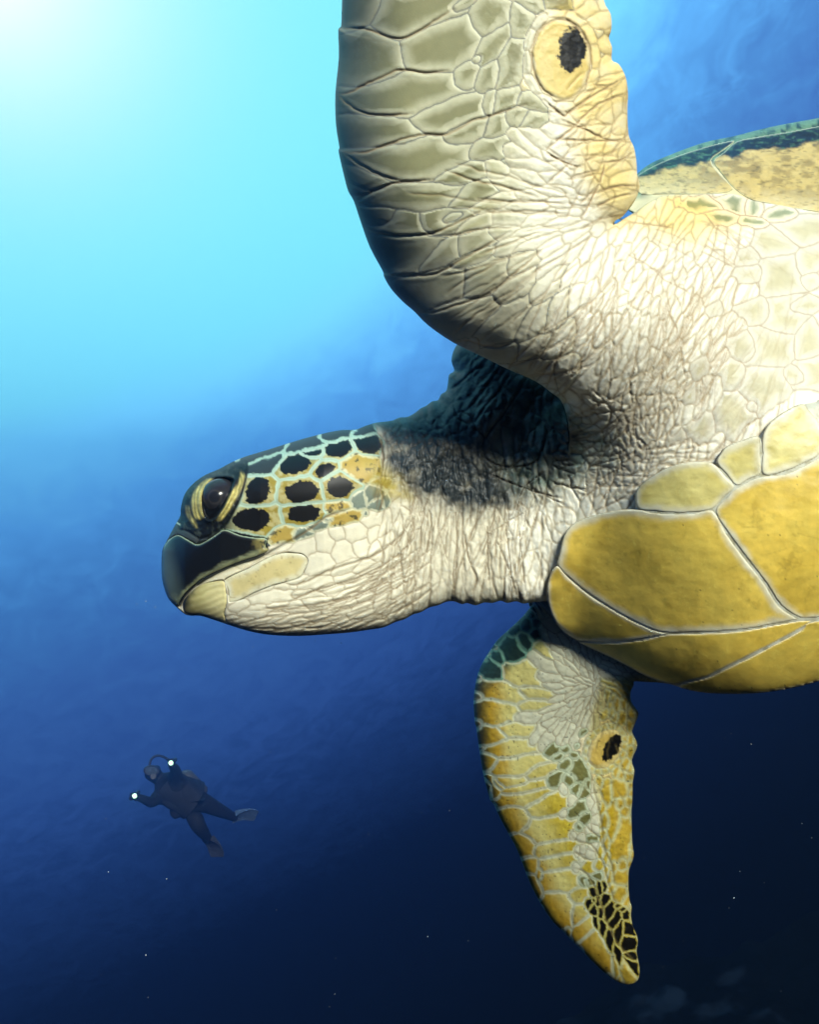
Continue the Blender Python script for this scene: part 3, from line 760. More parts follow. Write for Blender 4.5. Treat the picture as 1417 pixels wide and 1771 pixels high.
seam = sstep(2.0, 0.4, e)
ndm0 = soft_poly(X, Y, NECK_DARK, 24)
relief = hh * (1 - np.exp(-e / 3.6)) * (1 + 1.1 * ndm0) * (1 - .45 * sstep(700, 760, X) * (1 - ndm0))
# yellow halo between the black of a head scale and its pale rim
isspot = (ki == KN.index('spot'))
halo_w = np.clip(.5 + (X - 400) / 90, .25, 1) * sstep(742, 800, Y + 0.25 * (X - 600)) 
rfa = np.array([.5 + .5 * np.sin(k * 7.3) for k in range(len(seedsN) + 1)], F32)[ID]
f_in = sstep(.04, -.04, F1 + .055 * jag - (.92 - .12 * rfa))
inner = np.maximum(f_in * sstep(2.0, 4.0, e), 0) * halo_w + (1 - halo_w) * sstep(-.8, .8, e + .8 * jag - 3.4)
inner = sstep(.3, .7, inner)
hal = mix(c_(144, 140, 92), c_(168, 168, 130), sstep(-.3, .4, fbm(X, Y, 8, 71)))
rim = sstep(2.0, 4.4, e)
sc_col = mix(mix(c_(160, 188, 174), hal, rim * halo_w + rim * .25), c_(9, 10, 14), inner)
col = np.where(isspot[..., None], sc_col, col)
# mottling of the yellow cells
iy = (ki == KN.index('yell'))[..., None]
col = np.where(iy, mix(col, c_(40, 40, 28), sstep(.18, .42, fbm(X, Y, 9, 72)) * .85), col)
Dl, Sl = line_dist(gN, linesN, 12)
g1 = Sl * np.exp(-(Dl / 1.8) ** 2)
relief = relief - .0010 * g1 + .0004 * Sl * np.exp(-((Dl - 5.5) / 3.5) ** 2)
nd = (soft_poly(X, Y, NECK_DARK, 16) > .5)
col = mix(col, lc, np.clip(seam * (.6 - .3 * sstep(700, 760, X)), 0, 1))
col = mix(col, c_(108, 90, 62), np.clip(g1 * .78, 0, 1))
lum = col @ np.array([.3, .5, .2], F32)
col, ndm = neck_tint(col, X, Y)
# yellow patch behind the cheek, warm throat
yk = soft_poly(X, Y, [(628, 790), (690, 820), (712, 862), (668, 858), (650, 850)], 16)
col = mix(col, c_(168, 152, 62) * (0.6 + .5 * np.clip(lum / .6, 0, 1))[..., None], np.clip(yk * (.8 + .8 * fbm(X, Y, 14, 23)), 0, 1) * (1 - .6 * ndm))
# coarse folds of the neck
upn = sstep(655, 690, X)
relief = relief + upn * (.0014 * fbm(X * 2.6, Y, 46, 64) + .0003 * fbm(X, Y, 9, 65)) + .0012 * ndm * fbm(X, Y, 15, 66) * upn
# mouth
MOUTH = [(188, 1160), (232, 1092), (300, 1036), (400, 980), (500, 936), (600, 905), (660, 878), (720, 846), (800, 806), (880, 772)]
Dm, Sm = line_dist(gN, [(H1(MOUTH), 1.0)], 14, .2)
below = sstep(-3, 3, (Y - np.interp(X, [p[0] for p in H1(MOUTH)], [p[1] for p in H1(MOUTH)])))
bm = below * ((ki == KN.index('neckd')))
col = mix(col, c_(196, 190, 164), bm)
mw = np.interp(X, [300, 420, 470, 530], [1, 1, .6, 0])
relief = relief - .0032 * np.exp(-(Dm / 2.6) ** 2) * np.clip(mw + .2, 0, 1) - .0025 * below * mw * sstep(14, 3, Dm)
col = mix(col, c_(20, 24, 24), np.exp(-(Dm / 2.2) ** 2) * np.clip(mw + .1, 0, 1) * .9)
# eye region: dark skin, sunken lens, yellow lids with concentric folds
EYE = HE([(500, 372), (560, 305), (640, 272), (785, 285), (768, 370), (738, 455), (690, 560), (625, 655), (560, 700), (505, 680), (472, 600), (463, 500), (475, 425)])
ORB = HE([(252, 560), (290, 450), (380, 335), (500, 245), (640, 190), (760, 125), (900, 95), (945, 140), (935, 260), (885, 460), (800, 640), (720, 765), (600, 850), (450, 905), (320, 830), (225, 800), (262, 700)])
sdE = poly_sd(X, Y, catmull(EYE, True, 4)); sdO = poly_sd(X, Y, catmull(ORB, True, 4))
orb = sstep(-1.5, 2.5, sdO)
eyec = np.array(HE([(600, 480)])[0])
phi = np.arctan2(Y - eyec[1], X - eyec[0])
LIDL = HE([(600, 278), (520, 285), (440, 345), (380, 430), (355, 520), (362, 610), (400, 690), (440, 700), (488, 690), (474, 600), (465, 500), (478, 420), (520, 345)])
LIDR = HE([(872, 180), (905, 260), (875, 370), (822, 480), (745, 610), (668, 705), (606, 715), (690, 590), (745, 470), (790, 390), (845, 330), (862, 230)])
LIDF = HE([(300, 540), (330, 560), (350, 640), (400, 720), (430, 780), (400, 790), (340, 700), (300, 640)])
strip = .5 + .5 * np.sin(sdE * 1.05 + 1.6 * vnoise(X, Y, 14, 81))
dark_orb = mix(c_(14, 17, 20), c_(58, 66, 60), sstep(.15, .5, fbm(X * 1.6, Y, 8, 83)) * .8)
lidc = mix(c_(150, 142, 80), c_(216, 202, 124), strip)
lidm = np.maximum(soft_poly(X, Y, LIDL, 2.5), np.maximum(soft_poly(X, Y, LIDR, 2.5), .7 * soft_poly(X, Y, LIDF, 2.5)))
col = mix(col, mix(dark_orb, lidc, np.clip(lidm * (.8 + .4 * fbm(X, Y, 9, 84)), 0, 1)), orb)
rimring = np.exp(-((sdO + 1) / 1.6) ** 2) * sstep(820, 850, Y) * sstep(330, 350, X)
relief = relief * (1 - orb) + orb * (.0022 * sstep(0, 6, sdO) + .0008 * strip * lidm + .0005 * fbm(X, Y, 5, 85)) - .006 * sstep(-1.0, 2.5, sdE)
col = mix(col, c_(6, 7, 9), sstep(-1.2, .8, sdE))
# lid margin
relief = relief + .0016 * np.exp(-((sdE + 3) / 2.6) ** 2)
zN_smooth = zN.copy()
zN_d = zN - relief * sstep(0, 6, gN.sd) - .0006 * fbm(X * 2.2, Y, 16, 67) * upn * sstep(0, 3, gN.sd)
# the head under the horny beak and the jaw plate lies a little lower
UPB = H1([(98, 852), (130, 797), (180, 770), (232, 795), (285, 822), (335, 802), (385, 770), (436, 742), (520, 772), (600, 785), (650, 788), (668, 800), (660, 835), (676, 856), (640, 876), (600, 893), (500, 925), (400, 968), (330, 1003), (292, 1026), (230, 1082), (196, 1128), (182, 1158), (160, 1148), (128, 1118), (100, 1040), (91, 960)])
LOB = H1([(206, 1146), (238, 1096), (300, 1046), (370, 1026), (430, 1016), (444, 1080), (448, 1140), (434, 1200), (442, 1250), (380, 1236), (304, 1212), (250, 1212), (214, 1198)])
JAWP = H1([(438, 1014), (560, 956), (640, 912), (700, 884), (770, 868), (858, 876), (890, 908), (872, 965), (842, 1006), (760, 1030), (700, 1046), (600, 1086), (530, 1122), (462, 1138), (456, 1080)])
under = np.maximum(soft_poly(X, Y, UPB, 2), np.maximum(soft_poly(X, Y, LOB, 2), soft_poly(X, Y, JAWP, 2)))
zN_d = mix(zN_d, zN + .0035, under * sstep(0, 4, gN.sd))
colN = np.clip(mix(col, c_(30, 34, 32), under * .9), 0, 1)
V2_, Q2, K2 = shell(gN, zN_d, np.maximum(zNb, zN_d + .004), colN, BASE, (.03, .035, .036))
print('N done', time.time() - T0)

# ---- far flipper pattern
RC = cells('V7', [(425, 232, 46, 30, -60, 'fd'), (510, 210, 32, 36, 0, 'fd'), (576, 195, 26, 26, 0, 'fd'), (576, 270, 32, 38, 80, 'fd'), (500, 312, 50, 38, 62, 'fd'), (340, 292, 46, 18, -52, 'fd'), (545, 130, 22, 20, 0, 'fd'), (460, 165, 34, 14, -50, 'fd'),
    (405, 365, 82, 66, 55, 'fd'), (312, 412, 56, 42, 62, 'fd'), (262, 508, 84, 62, 45, 'fd'), (505, 548, 135, 72, 22, 'fp'), (320, 650, 175, 60, 14, 'fy'), (295, 800, 145, 76, 7, 'fy'), (262, 955, 95, 62, 0, 'fy'), (440, 912, 120, 45, 2, 'fp'), (235, 1135, 60, 74, -70, 'fy'), (425, 1042, 180, 54, -6, 'fp'),
    (440, 1165, 195, 64, -12, 'fp'), (270, 1300, 80, 82, 0, 'fy'), (400, 1262, 130, 40, 4, 'fp'), (600, 1205, 95, 48, -30, 'fp'), (505, 1320, 175, 48, -14, 'fp'), (570, 668, 100, 42, 12, 'fp'), (570, 748, 90, 40, -10, 'fp'), (650, 562, 95, 42, 12, 'fs'), (690, 612, 75, 24, 5, 'fs'), (640, 465, 82, 44, 36, 'fs'), (640, 372, 62, 40, 50, 'fp'), (775, 500, 75, 28, 32, 'fs'), (520, 830, 90, 34, -5, 'fs'),
    (680, 1060, 44, 40, -40, 'fg'), (790, 1045, 27, 20, -30, 'fg'), (850, 1092, 22, 20, 0, 'fg'), (856, 1020, 18, 14, 0, 'fg'), (725, 1098, 34, 20, -20, 'fg'), (785, 1152, 38, 26, -20, 'fg'), (885, 1190, 66, 52, 75, 'fg'), (705, 1265, 58, 44, -25, 'fg'), (800, 1255, 40, 30, 0, 'fg'), (872, 1328, 46, 36, 0, 'fg'), (940, 1292, 34, 18, 90, 'fg'), (900, 935, 30, 14, -30, 'fg')], 'fp')
RC += cells('V7', [(1052, 1042, 135, 100, -58)], 'claw')
RC += ring(RC[-1], 18, 1.2, 10, 4.5, 'fy')
RC += cells('V8', [(140, 90, 110, 62, 65, 'fy'), (370, 160, 220, 74, -12, 'fp'), (300, 350, 125, 92, 20, 'fp'), (570, 232, 150, 74, -25, 'fy'), (790, 272, 84, 44, -30, 'fg'), (842, 345, 55, 36, -60, 'fg'), (555, 425, 205, 96, -8, 'fp'), (375, 540, 105, 88, 40, 'fp'), (620, 566, 165, 54, -9, 'fy'), (425, 690, 66, 62, 20, 'fp'), (640, 674, 152, 50, -9, 'fy'), (455, 850, 100, 44, 62, 'fp'), (650, 822, 155, 78, -8, 'fy'),
    (640, 1025, 140, 108, 62, 'fp'), (805, 932, 64, 54, 0, 'fy'), (800, 1072, 74, 54, -65, 'fy'), (835, 1200, 90, 56, -48, 'fy'), (945, 1365, 195, 88, 55, 'fy'), (1085, 1455, 110, 28, 88, 'fy'), (1175, 1520, 90, 46, 60, 'fy'),
    (1135, 500, 165, 68, -72, 'fy'), (1070, 370, 125, 38, -82, 'fy'), (1135, 790, 62, 48, 0, 'fy'), (1122, 910, 46, 46, 0, 'fy'), (1120, 120, 62, 52, 0, 'fy'), (1020, 130, 30, 70, 0, 'fy'), (900, 490, 32, 30, 0, 'fg'), (800, 400, 30, 32, 0, 'fg'), (830, 130, 40, 42, 0, 'fg'), (880, 700, 40, 44, 60, 'fy'), (835, 810, 36, 46, -60, 'fg'), (885, 820, 28, 44, -70, 'fg'), (945, 690, 26, 46, 80, 'fy'), (950, 770, 22, 36, 80, 'fg'),
    (880, 990, 38, 27, 70, 'fb'), (925, 1042, 34, 24, 60, 'fb'), (945, 1142, 44, 24, 76, 'fb'), (980, 1060, 34, 22, 75, 'fb'), (955, 975, 26, 16, 80, 'fb'), (1012, 958, 36, 22, -60, 'fb'), (1040, 1055, 56, 30, -72, 'fb'), (1080, 1115, 60, 27, -64, 'fb'), (990, 1185, 66, 30, 80, 'fb'), (1040, 1280, 90, 38, 74, 'fb'), (1102, 1385, 100, 26, 72, 'fb'), (1115, 1220, 80, 32, -80, 'fb'), (1165, 1085, 36, 28, 70, 'fb'), (1185, 1185, 56, 42, 60, 'fb'), (1190, 1285, 56, 46, 20, 'fb'), (1215, 1388, 36, 28, 0, 'fb'), (1220, 1480, 70, 32, 52, 'fb'), (1135, 1030, 20, 17, 0, 'fb'), (1105, 1008, 22, 14, 0, 'fb'), (915, 890, 34, 26, -60, 'fb'), (960, 860, 34, 17, 80, 'fb'), (925, 966, 17, 13, 0, 'fb'), (1005, 845, 30, 16, 80, 'fb')], 'fy')
cx7, cy7 = V7([(985, 620)])[0]
def r_size(x, y):
    if y < 1330 and x < 1040 - max(0, (y - 1250)) * .2:
        r = math.hypot(x - cx7, y - cy7); th = math.atan2(cy7 - y, cx7 - x)
        return (float(np.interp(r, [0, 60, 130], [9, 14, 20])), float(np.interp(r, [0, 60, 130], [3, 4.2, 7])), th)
    if y < 1200 and x > 1000: return (13, 4.5, R(28))
    return (9, 5.5, R(-80))
R_RND = np.random.RandomState(25)
rf = fill_seeds(RC, (815, 1040, 1200, 1700), r_size, 9000, R_RND)
seedsR = RC + [s + ('fs' if (s[1] < 1270 and s[0] < 1045) or s[1] < 1178 else ('fy' if s[0] > 1035 or s[1] > 1500 else 'fs'),) for s in rf]
X, Y = gR.X, gR.Y
ID, e, F1 = splat_cells(gR, seedsR, 1.0, 70)
ki, col, hh, lc, rv = kind_fields(seedsR, ID, e, .8 * vnoise(X, Y, 5, 63) + .5 * vnoise(X, Y, 2.5, 62))
relief = hh * .65 * (1 - np.exp(-e / 3.5))
P7 = V7([(1025, 560), (1000, 700), (960, 900), (940, 1100)])[0]
dRl = open_sd(R_OUT[1:36], X, Y, 140)
brown = sstep(40, 8, dRl + 9 * fbm(X, Y, 16, 35)) * (X < 1000) 
col = mix(col, mix(c_(40, 66, 62), c_(120, 96, 26), sstep(1160, 1240, Y + 14 * fbm(X, Y, 12, 36))), np.clip(brown * sstep(1.5, 5, e) * np.interp(Y, [1100, 1350, 1600], [1, .9, .55]), 0, 1))
isf = np.isin(ki, [KN.index('fy'), KN.index('fp')]) & (X < 1062)
grad = mix(c_(208, 200, 128), c_(192, 172, 58), sstep(44, 92, dRl + 12 * fbm(X, Y, 14, 37) + 40 * sstep(1520, 1640, Y)) * sstep(1290, 1400, Y))
grad = mix(c_(200, 204, 176), grad, sstep(1.8, 5.5, e))
ed = dRl + 9 * fbm(X, Y, 16, 35) + np.interp(Y, [1100, 1330, 1450], [0, 6, 16])
gold = mix(c_(84, 74, 28), c_(196, 160, 48), sstep(10, 34, ed))
gold = mix(c_(36, 62, 60), gold, sstep(1150, 1215, Y + 14 * fbm(X, Y, 12, 36) + .25 * ed))
grad = mix(grad, gold, sstep(66, 30, ed) * sstep(1.5, 5, e))
col = np.where(isf[..., None], grad * (1 + .06 * rv[..., None]), col)
blot = sstep(.12, .55, fbm(X, Y, 15, 38))
col = mix(col, col * np.array([.62, .60, .42], F32), blot * .5 * np.isin(ki, [KN.index('fy'), KN.index('fg')]))
yl = soft_poly(X, Y, V7([(1030, 570), (1000, 680), (960, 800), (940, 1000), (960, 1200), (1000, 1380)]) + [(1055, 1500), (1060, 1700), (1120, 1700), (1120, 1170)], 8)
col = mix(col, col * np.array([.78, .68, .34], F32), yl * .85)
tealm = soft_poly(X, Y, V7([(480, 60), (300, 280), (180, 500), (330, 460), (420, 470), (560, 380), (640, 300), (640, 160)]), 12)
col = mix(col, col * np.array([.5, .75, .72], F32), tealm * .7)
cxx, cyy = V7([(1098, 1032)])[0]
q = np.hypot((X - cxx + .35 * (Y - cyy)) / 14, (Y - cyy) / 21) + .34 * fbm(X, Y, 10, 39) + .1 * vnoise(X, Y, 3, 40)
col = mix(col, c_(8, 9, 10), sstep(1.05, .93, q))
col = mix(col, lc, np.clip(sstep(1.5, .3, e) * .6, 0, 1))
rl = np.random.RandomState(51)
linesR = rand_lines(rl, 26, (1020, 1190, 1095, 1380), lambda x, y: R(80), (30, 90), .5) + L('V8', [(900, 0), (930, 150), (970, 320), (1000, 560), (1060, 700), (1080, 860)], [(850, 380), (900, 430), (970, 500), (1010, 620)], [(740, 460), (800, 510), (900, 540), (980, 660), (1040, 860), (1090, 1000)], [(770, 580), (840, 640), (900, 660)], [(760, 720), (840, 740), (910, 830), (960, 960), (1030, 1150), (1110, 1300), (1250, 1440)])
Dl, Sl = line_dist(gR, linesR, 10)
g1 = Sl * np.exp(-(Dl / 1.8) ** 2)
relief = relief - .0008 * g1 + .0010 * fbm(X, Y, 16, 41) * yl + .0004 * fbm(X, Y, 6, 43)
col = mix(col, c_(130, 116, 70), np.clip(g1 * .6, 0, 1))
col = mix(col, c_(20, 18, 10), sstep(.86, .92, vnoise(X, Y, 3.3, 99)) * .7)
col = col * np.array([.80, .80, .80], F32)
zR_d = zR - relief * sstep(0, 5, gR.sd)
V3_, Q3, K3 = shell(gR, zR_d, np.maximum(zRb, zR_d + .003), np.clip(col, 0, 1), BASE, (.07, .08, .06))
n1, n2 = len(V1), len(V2_)
body = new_mesh('body', np.vstack([V1, V2_, V3_]), np.vstack([Q1, Q2 + n1, Q3 + n1 + n2]), M_SKIN, turtle, np.vstack([K1, K2, K3]))
print('body', len(body.data.polygons), time.time() - T0)

# ---------------- beak, jaw plate and eye
def patch(name, pts, zfun, colfun, mat, parent, raise_mm=1.0, rim=4.0, rim_mm=2.0, thick=.006, h=1.5, n=4, relief=None, smooth_n=None):
    g = Grid(catmull(pts, True, n) if n else pts, h)
    z = zfun(g.X, g.Y) - raise_mm * .001 + rim_mm * .001 * (1 - prof(g.sd / rim))
    if relief is not None: z = z - relief(g) * sstep(0, rim, g.sd)
    c = np.clip(colfun(g), 0, 1)
    V, Q, K = shell(g, z, z + thick, c, BASE)
    return new_mesh(name, V, Q, mat, parent, K)
head_z = lambda X, Y: gN.at(zN_smooth, X, Y)
def upb_col(g):
    X, Y = g.X, g.Y
    mx_, my_ = zip(*H1(MOUTH))
    up_ = np.interp(X, mx_, my_) - Y
    c = mix(c_(128, 134, 104), c_(12, 14, 18), sstep(4, 17, up_ + 5 * fbm(X, Y, 10, 3) + 2 * vnoise(X * .5, Y * 2, 5, 6) - 8 * sstep(330, 300, X)))
    fr = sstep(322, 290, X + .25 * (1000 - Y)) * .75
    c = mix(c, c_(74, 88, 82), fr)
    rear = sstep(430, 462, X - .3 * (Y - 940) + 8 * fbm(X, Y, 9, 8))
    c = mix(c, mix(c_(150, 140, 84), c_(20, 22, 22), sstep(.0, .35, fbm(X, Y, 8, 9))), rear * .8)
    return mix(c, c_(168, 190, 168), sstep(3.2, .8, g.sd) * sstep(960, 930, Y) * .8)
patch('upper_beak', UPB, head_z, upb_col, M_BEAK, turtle, 1.8, 7, 3.0)
def lob_col(g):
    X, Y = g.X, g.Y
    gr = .5 + .5 * np.sin((Y + .32 * (X - 350)) * .55 + 2 * fbm(X, Y, 22, 12))
    c = mix(c_(150, 144, 94), c_(204, 196, 148), gr * .28 + .72 * sstep(335, 385, X))
    c = mix(c, c_(22, 26, 26), sstep(346, 316, X + .15 * (Y - 1040) + 8 * fbm(X, Y, 12, 13)))
    return c
patch('lower_beak', LOB, head_z, lob_col, M_BEAK, turtle, -.6, 4, 1.5, relief=lambda g: .00015 * np.sin((g.Y + .32 * (g.X - 350)) * .55 + 2 * fbm(g.X, g.Y, 22, 12)) * sstep(345, 365, g.X))
def jaw_col(g):
    X, Y = g.X, g.Y
    c = mix(c_(200, 198, 174), c_(190, 178, 128), sstep(2, 14, g.sd + 4 * fbm(X, Y, 16, 14)))
    c = mix(c, c_(140, 126, 78), sstep(.25, .6, fbm(X, Y, 18, 15)) * .35)
    return mix(c, c_(110, 84, 40), sstep(.72, .82, vnoise(X, Y, 4, 16)) * .4)
patch('jaw_scale', JAWP, head_z, jaw_col, M_BEAK, turtle, -.3, 5, .8)

def lathe_eye():
    c = np.array(HE([(610, 480)])[0])
    z0 = float(gN.at(zN_smooth, np.array([c[0]]), np.array([c[1]]))[0])
    r = 36.0 / FPX * z0
    cen = np.array([(c[0] - CX) / FPX * z0, z0 + r + .0018, -(c[1] - CY) / FPX * z0]) - BASE
    nu, nv = 64, 40
    V = []; C = []
    ax = unit([-.10, -1, .06])
    t1 = unit(np.cross(ax, [0, 0, 1])); t2 = np.cross(t1, ax)
    for j in range(nv + 1):
        th = math.pi * j / nv
        for i in range(nu):
            ph = 2 * math.pi * i / nu
            d = ax * math.cos(th) + (t1 * math.cos(ph) + t2 * math.sin(ph)) * math.sin(th)
            cor = 1 + .05 * math.exp(-(th / .42) ** 2)
            V.append(cen + d * r * cor)
            C.append((.012, .013, .018) if th < .24 else ((.035, .033, .034) if th < .34 else ((.018, .017, .02) if th < .62 else (.02, .02, .025))))
    Q = [(j * nu + i, j * nu + (i + 1) % nu, (j + 1) * nu + (i + 1) % nu, (j + 1) * nu + i) for j in range(nv) for i in range(nu)]
    me = mat_attr('turtle_eye', 0.16, .25, 0, 100, 0)
    return new_mesh('eye', np.array(V), Q, me, turtle, np.array(C))
eye = lathe_eye()

# ---------------- breastplate with its scutes
P_OUT = V6([(130, 850), (90, 900), (75, 990), (95, 1080), (140, 1160), (240, 1232), (420, 1320), (570, 1398), (700, 1440), (830, 1474), (980, 1483), (1130, 1478), (1280, 1455), (1417, 1420)]) + [(1560, 1140), (1750, 1090), (1930, 1010), (2030, 890), (2020, 750), (1900, 650), (1700, 600), (1500, 640), (1417, 690)] + \
    V6([(1330, 50), (1200, 120), (1140, 195), (1120, 210), (960, 260), (925, 300), (900, 345), (800, 335), (680, 360), (560, 430), (510, 490), (520, 570), (400, 580), (250, 620), (170, 680), (135, 800)])
PLOW = V6([(130, 850), (90, 900), (75, 990), (95, 1080), (140, 1160), (240, 1232), (420, 1320), (570, 1398), (700, 1440), (830, 1474), (980, 1483), (1130, 1478), (1280, 1455), (1417, 1420)]) + [(1560, 1140), (1750, 1090), (1930, 1010), (2030, 890)]
gP = Grid(catmull(P_OUT, True, 3), 4.0)
dP = open_sd(PLOW, gP.X, gP.Y, 150)
zP = np.minimum(body_z(gP.X, gP.Y), gF.at(zF, gP.X, gP.Y) + 9 * (gF.at(gF.sd, gP.X, gP.Y) < 4))
zP = np.minimum(zP, np.where(gN.at(gN.sd, gP.X, gP.Y) > 4, gN.at(zN, gP.X, gP.Y), 9)) - .0052 - .003 * sstep(1010, 970, gP.X)
zP = blur(zP, 2, 2) + .022 * (1 - prof(dP / 90)) * sstep(955, 1060, gP.X + (gP.Y - 1000) * .4)
zP = zP - .0014 * fbm(gP.X, gP.Y, 160, 3) - .0012 * np.exp(-(((gP.Y - 985 + .5 * (gP.X - 1400)) / 22) ** 2)) * sstep(1290, 1360, gP.X)
plz = lambda X, Y: gP.at(zP, X, Y)
cP = mix(c_(190, 192, 178), c_(150, 146, 120), sstep(-.3, .5, fbm(gP.X, gP.Y, 12, 4)))
V, Q, K = shell(gP, zP - .0001 + .008 * (1 - prof(gP.sd / 16)), zP + .03, cP, BASE)
plastron = new_mesh('plastron', V, Q, M_SCUTE, turtle, K)
def scute_col(seed, wht, yel=c_(184, 158, 66), left=None):
    def f(g):
        X, Y = g.X, g.Y
        n1 = fbm(X, Y, 60, seed); n2 = fbm(X * .35, Y, 9, seed + 1); n3 = fbm(X, Y, 22, seed + 2, 5)
        c = mix(yel, yel * np.array([.86, .84, .74], F32), sstep(-.25, .5, n1 + .3 * n3))
        c = mix(c, c_(198, 178, 84), sstep(.0, .6, fbm(X, Y, 80, seed + 3)) * .5)
        c = c * (1 + .10 * n2 + .05 * fbm(X * .5, Y, 5, seed + 9))[..., None]
        r_ = np.random.RandomState(seed)
        cx0, cy0, cx1, cy1 = X.min(), Y.min(), X.max(), Y.max()
        scr = rand_lines(r_, int(6 + (cx1 - cx0) * (cy1 - cy0) / 5000), (cx0, cy0, cx1, cy1), lambda x, y: R(-8), (18, 70), .35)
        Dm_, Sm_ = line_dist(g, scr, 4)
        c = mix(c, c * np.array([.66, .62, .5], F32), np.clip(Sm_ * np.exp(-(Dm_ / 1.0) ** 2) * .6, 0, 1))
        c = mix(c_(206, 204, 184), c, sstep(0, wht, g.sd + wht * .35 * n3))
        # algae and scratches
        c = mix(c, c_(110, 92, 30), sstep(.30, .62, n3 + .25 * fbm(X, Y, 5, seed + 4)) * .25)
        sp = sstep(.90, .95, vnoise(X, Y, 4.2, seed + 5)) * sstep(.3, .5, vnoise(X, Y, 33, seed + 6)) * .8
        c = mix(c, c_(40, 34, 16), sp)
        return mix(c, c_(136, 126, 102), sstep(1.6, .3, g.sd) * .7)
    return f
A_ = [(895, 578), (960, 690), (1040, 800), (1150, 940), (1220, 1050), (1315, 1113)]
Bm = [(1315, 1116), (1200, 1138), (1050, 1165), (880, 1178), (680, 1182)]
Cc = [(600, 1168), (480, 1112), (360, 1042), (280, 990), (180, 908), (128, 850)]
S1 = V6([(136, 800), (170, 680), (250, 620), (400, 580), (520, 572), (600, 588), (720, 596), (800, 592)] + A_ + Bm + Cc)
S2 = V6(Cc[::-1] + [(670, 1186), (560, 1210), (430, 1226), (290, 1224), (222, 1218), (140, 1158), (95, 1080), (75, 990), (90, 900)])
S3 = V6([(230, 1226), (290, 1228), (430, 1230), (560, 1214), (680, 1187), (880, 1183), (1050, 1170), (1200, 1143), (1330, 1121), (1385, 1122), (1330, 1160), (1250, 1204), (1100, 1283), (960, 1352), (860, 1400), (760, 1424), (700, 1436), (570, 1396), (420, 1318), (300, 1262)])
S4 = V6([(1400, 1124), (1335, 1165), (1255, 1210), (1100, 1290), (960, 1358), (860, 1405), (720, 1442), (830, 1474), (980, 1483), (1130, 1478), (1280, 1455), (1417, 1420)]) + [(1500, 1150), (1600, 1100), (1560, 1075)]
S5 = V6([(905, 583), (955, 520), (1010, 468), (1120, 413), (1250, 398), (1350, 354), (1417, 318)]) + [(1480, 765), (1560, 740), (1600, 900), (1560, 1068), (1417, 1068)] + V6([(1330, 1110), (1230, 1046), (1158, 938), (1048, 795), (970, 690)])
S9 = [(1610, 740), (1612, 640), (1700, 622), (1880, 662), (1990, 752), (2012, 880), (1925, 985), (1740, 1042), (1616, 1068), (1606, 900)]
S10 = [(1600, 1078), (1740, 1044), (1890, 992), (1900, 1012), (1750, 1080), (1640, 1106)]
S11 = [(1436, 700), (1500, 655), (1590, 630), (1600, 690), (1598, 728), (1550, 734), (1440, 758)]
S6 = V6([(524, 568), (512, 492), (560, 432), (680, 362), (800, 337), (896, 347), (960, 412), (1002, 460), (955, 512), (893, 574), (800, 588), (720, 592), (600, 582)])
S7 = V6([(930, 302), (962, 262), (1040, 232), (1122, 212), (1130, 300), (1132, 396), (1075, 424), (1012, 458), (962, 402), (912, 342)])
S8 = V6([(1142, 200), (1200, 122), (1330, 52), (1375, 90), (1417, 135)]) + [(1430, 760)] + V6([(1417, 308), (1350, 344), (1250, 388), (1140, 404), (1138, 300)])
for k, (S, wht) in enumerate(((S1, 17), (S2, 9), (S3, 4), (S4, 4), (S5, 15), (S6, 16), (S7, 20), (S8, 18), (S9, 14), (S10, 4), (S11, 14))):
    yel = c_(212, 184, 82) if k < 5 or k in (8, 9) else c_(200, 190, 122)
    patch('scute', S, plz, scute_col(200 + 20 * k, wht, yel), M_SCUTE, plastron, 0.6, 4.5, .7, .0022, 2.3, 3, relief=lambda g: .00012 * fbm(g.X * .5, g.Y, 12, 7) + .0005 * fbm(g.X, g.Y, 45, 9))

# ---------------- upper shell edge
C_OUT = [(1080, 330)] + V4([(400, 390), (480, 330), (620, 270), (780, 214), (940, 180), (1050, 152), (1150, 128), (1250, 108), (1417, 78)]) + [(1500, 188), (1700, 158), (1900, 185), (2060, 290), (2090, 460), (1950, 480), (1700, 435), (1417, 392), (1300, 372), (1200, 362), (1100, 372)]
gC = Grid(catmull(C_OUT, True, 4), 3.0)
car_z = tps([(1090, 330, .640), (1130, 300, .655), (1270, 240, .690), (1270, 330, .612), (1200, 345, .605), (1417, 212, .715), (1417, 290, .660), (1417, 365, .618), (1300, 370, .608), (1120, 370, .600), (1270, 285, .645), (1650, 170, .76), (1650, 400, .64), (2050, 420, .70), (2050, 280, .78)])
CE = V4([(400, 390), (480, 330), (620, 270), (780, 214), (940, 180), (1050, 152), (1150, 128), (1250, 108), (1417, 78)]) + [(1500, 188), (1700, 158), (1900, 185), (2060, 290)]
dC = open_sd(CE, gC.X, gC.Y, 60)
zC = car_z(gC.X, gC.Y) + .012 * (1 - prof(dC / 12)) + .0008 * fbm(gC.X, gC.Y, 8, 5)
cC = mix(c_(96, 132, 104), c_(40, 66, 62), sstep(-.2, .4, fbm(gC.X, gC.Y, 9, 6)))
cC = mix(cC, c_(206, 196, 156), sstep(30, 50, dC))
V, Q, K = shell(gC, zC, zC + .05, cC, BASE)
carapace = new_mesh('carapace', V, Q, M_SCUTE, turtle, K)
crz = lambda X, Y: gC.at(zC, X, Y)
LIP = B2([(205, 1172), (300, 1112), (420, 1058), (560, 1010), (720, 962), (860, 938), (1000, 910), (1200, 876), (1417, 836)])
DKB = B2([(230, 1205), (420, 1135), (600, 1102), (690, 1078), (850, 1052), (1000, 1012), (1200, 992), (1417, 962)])
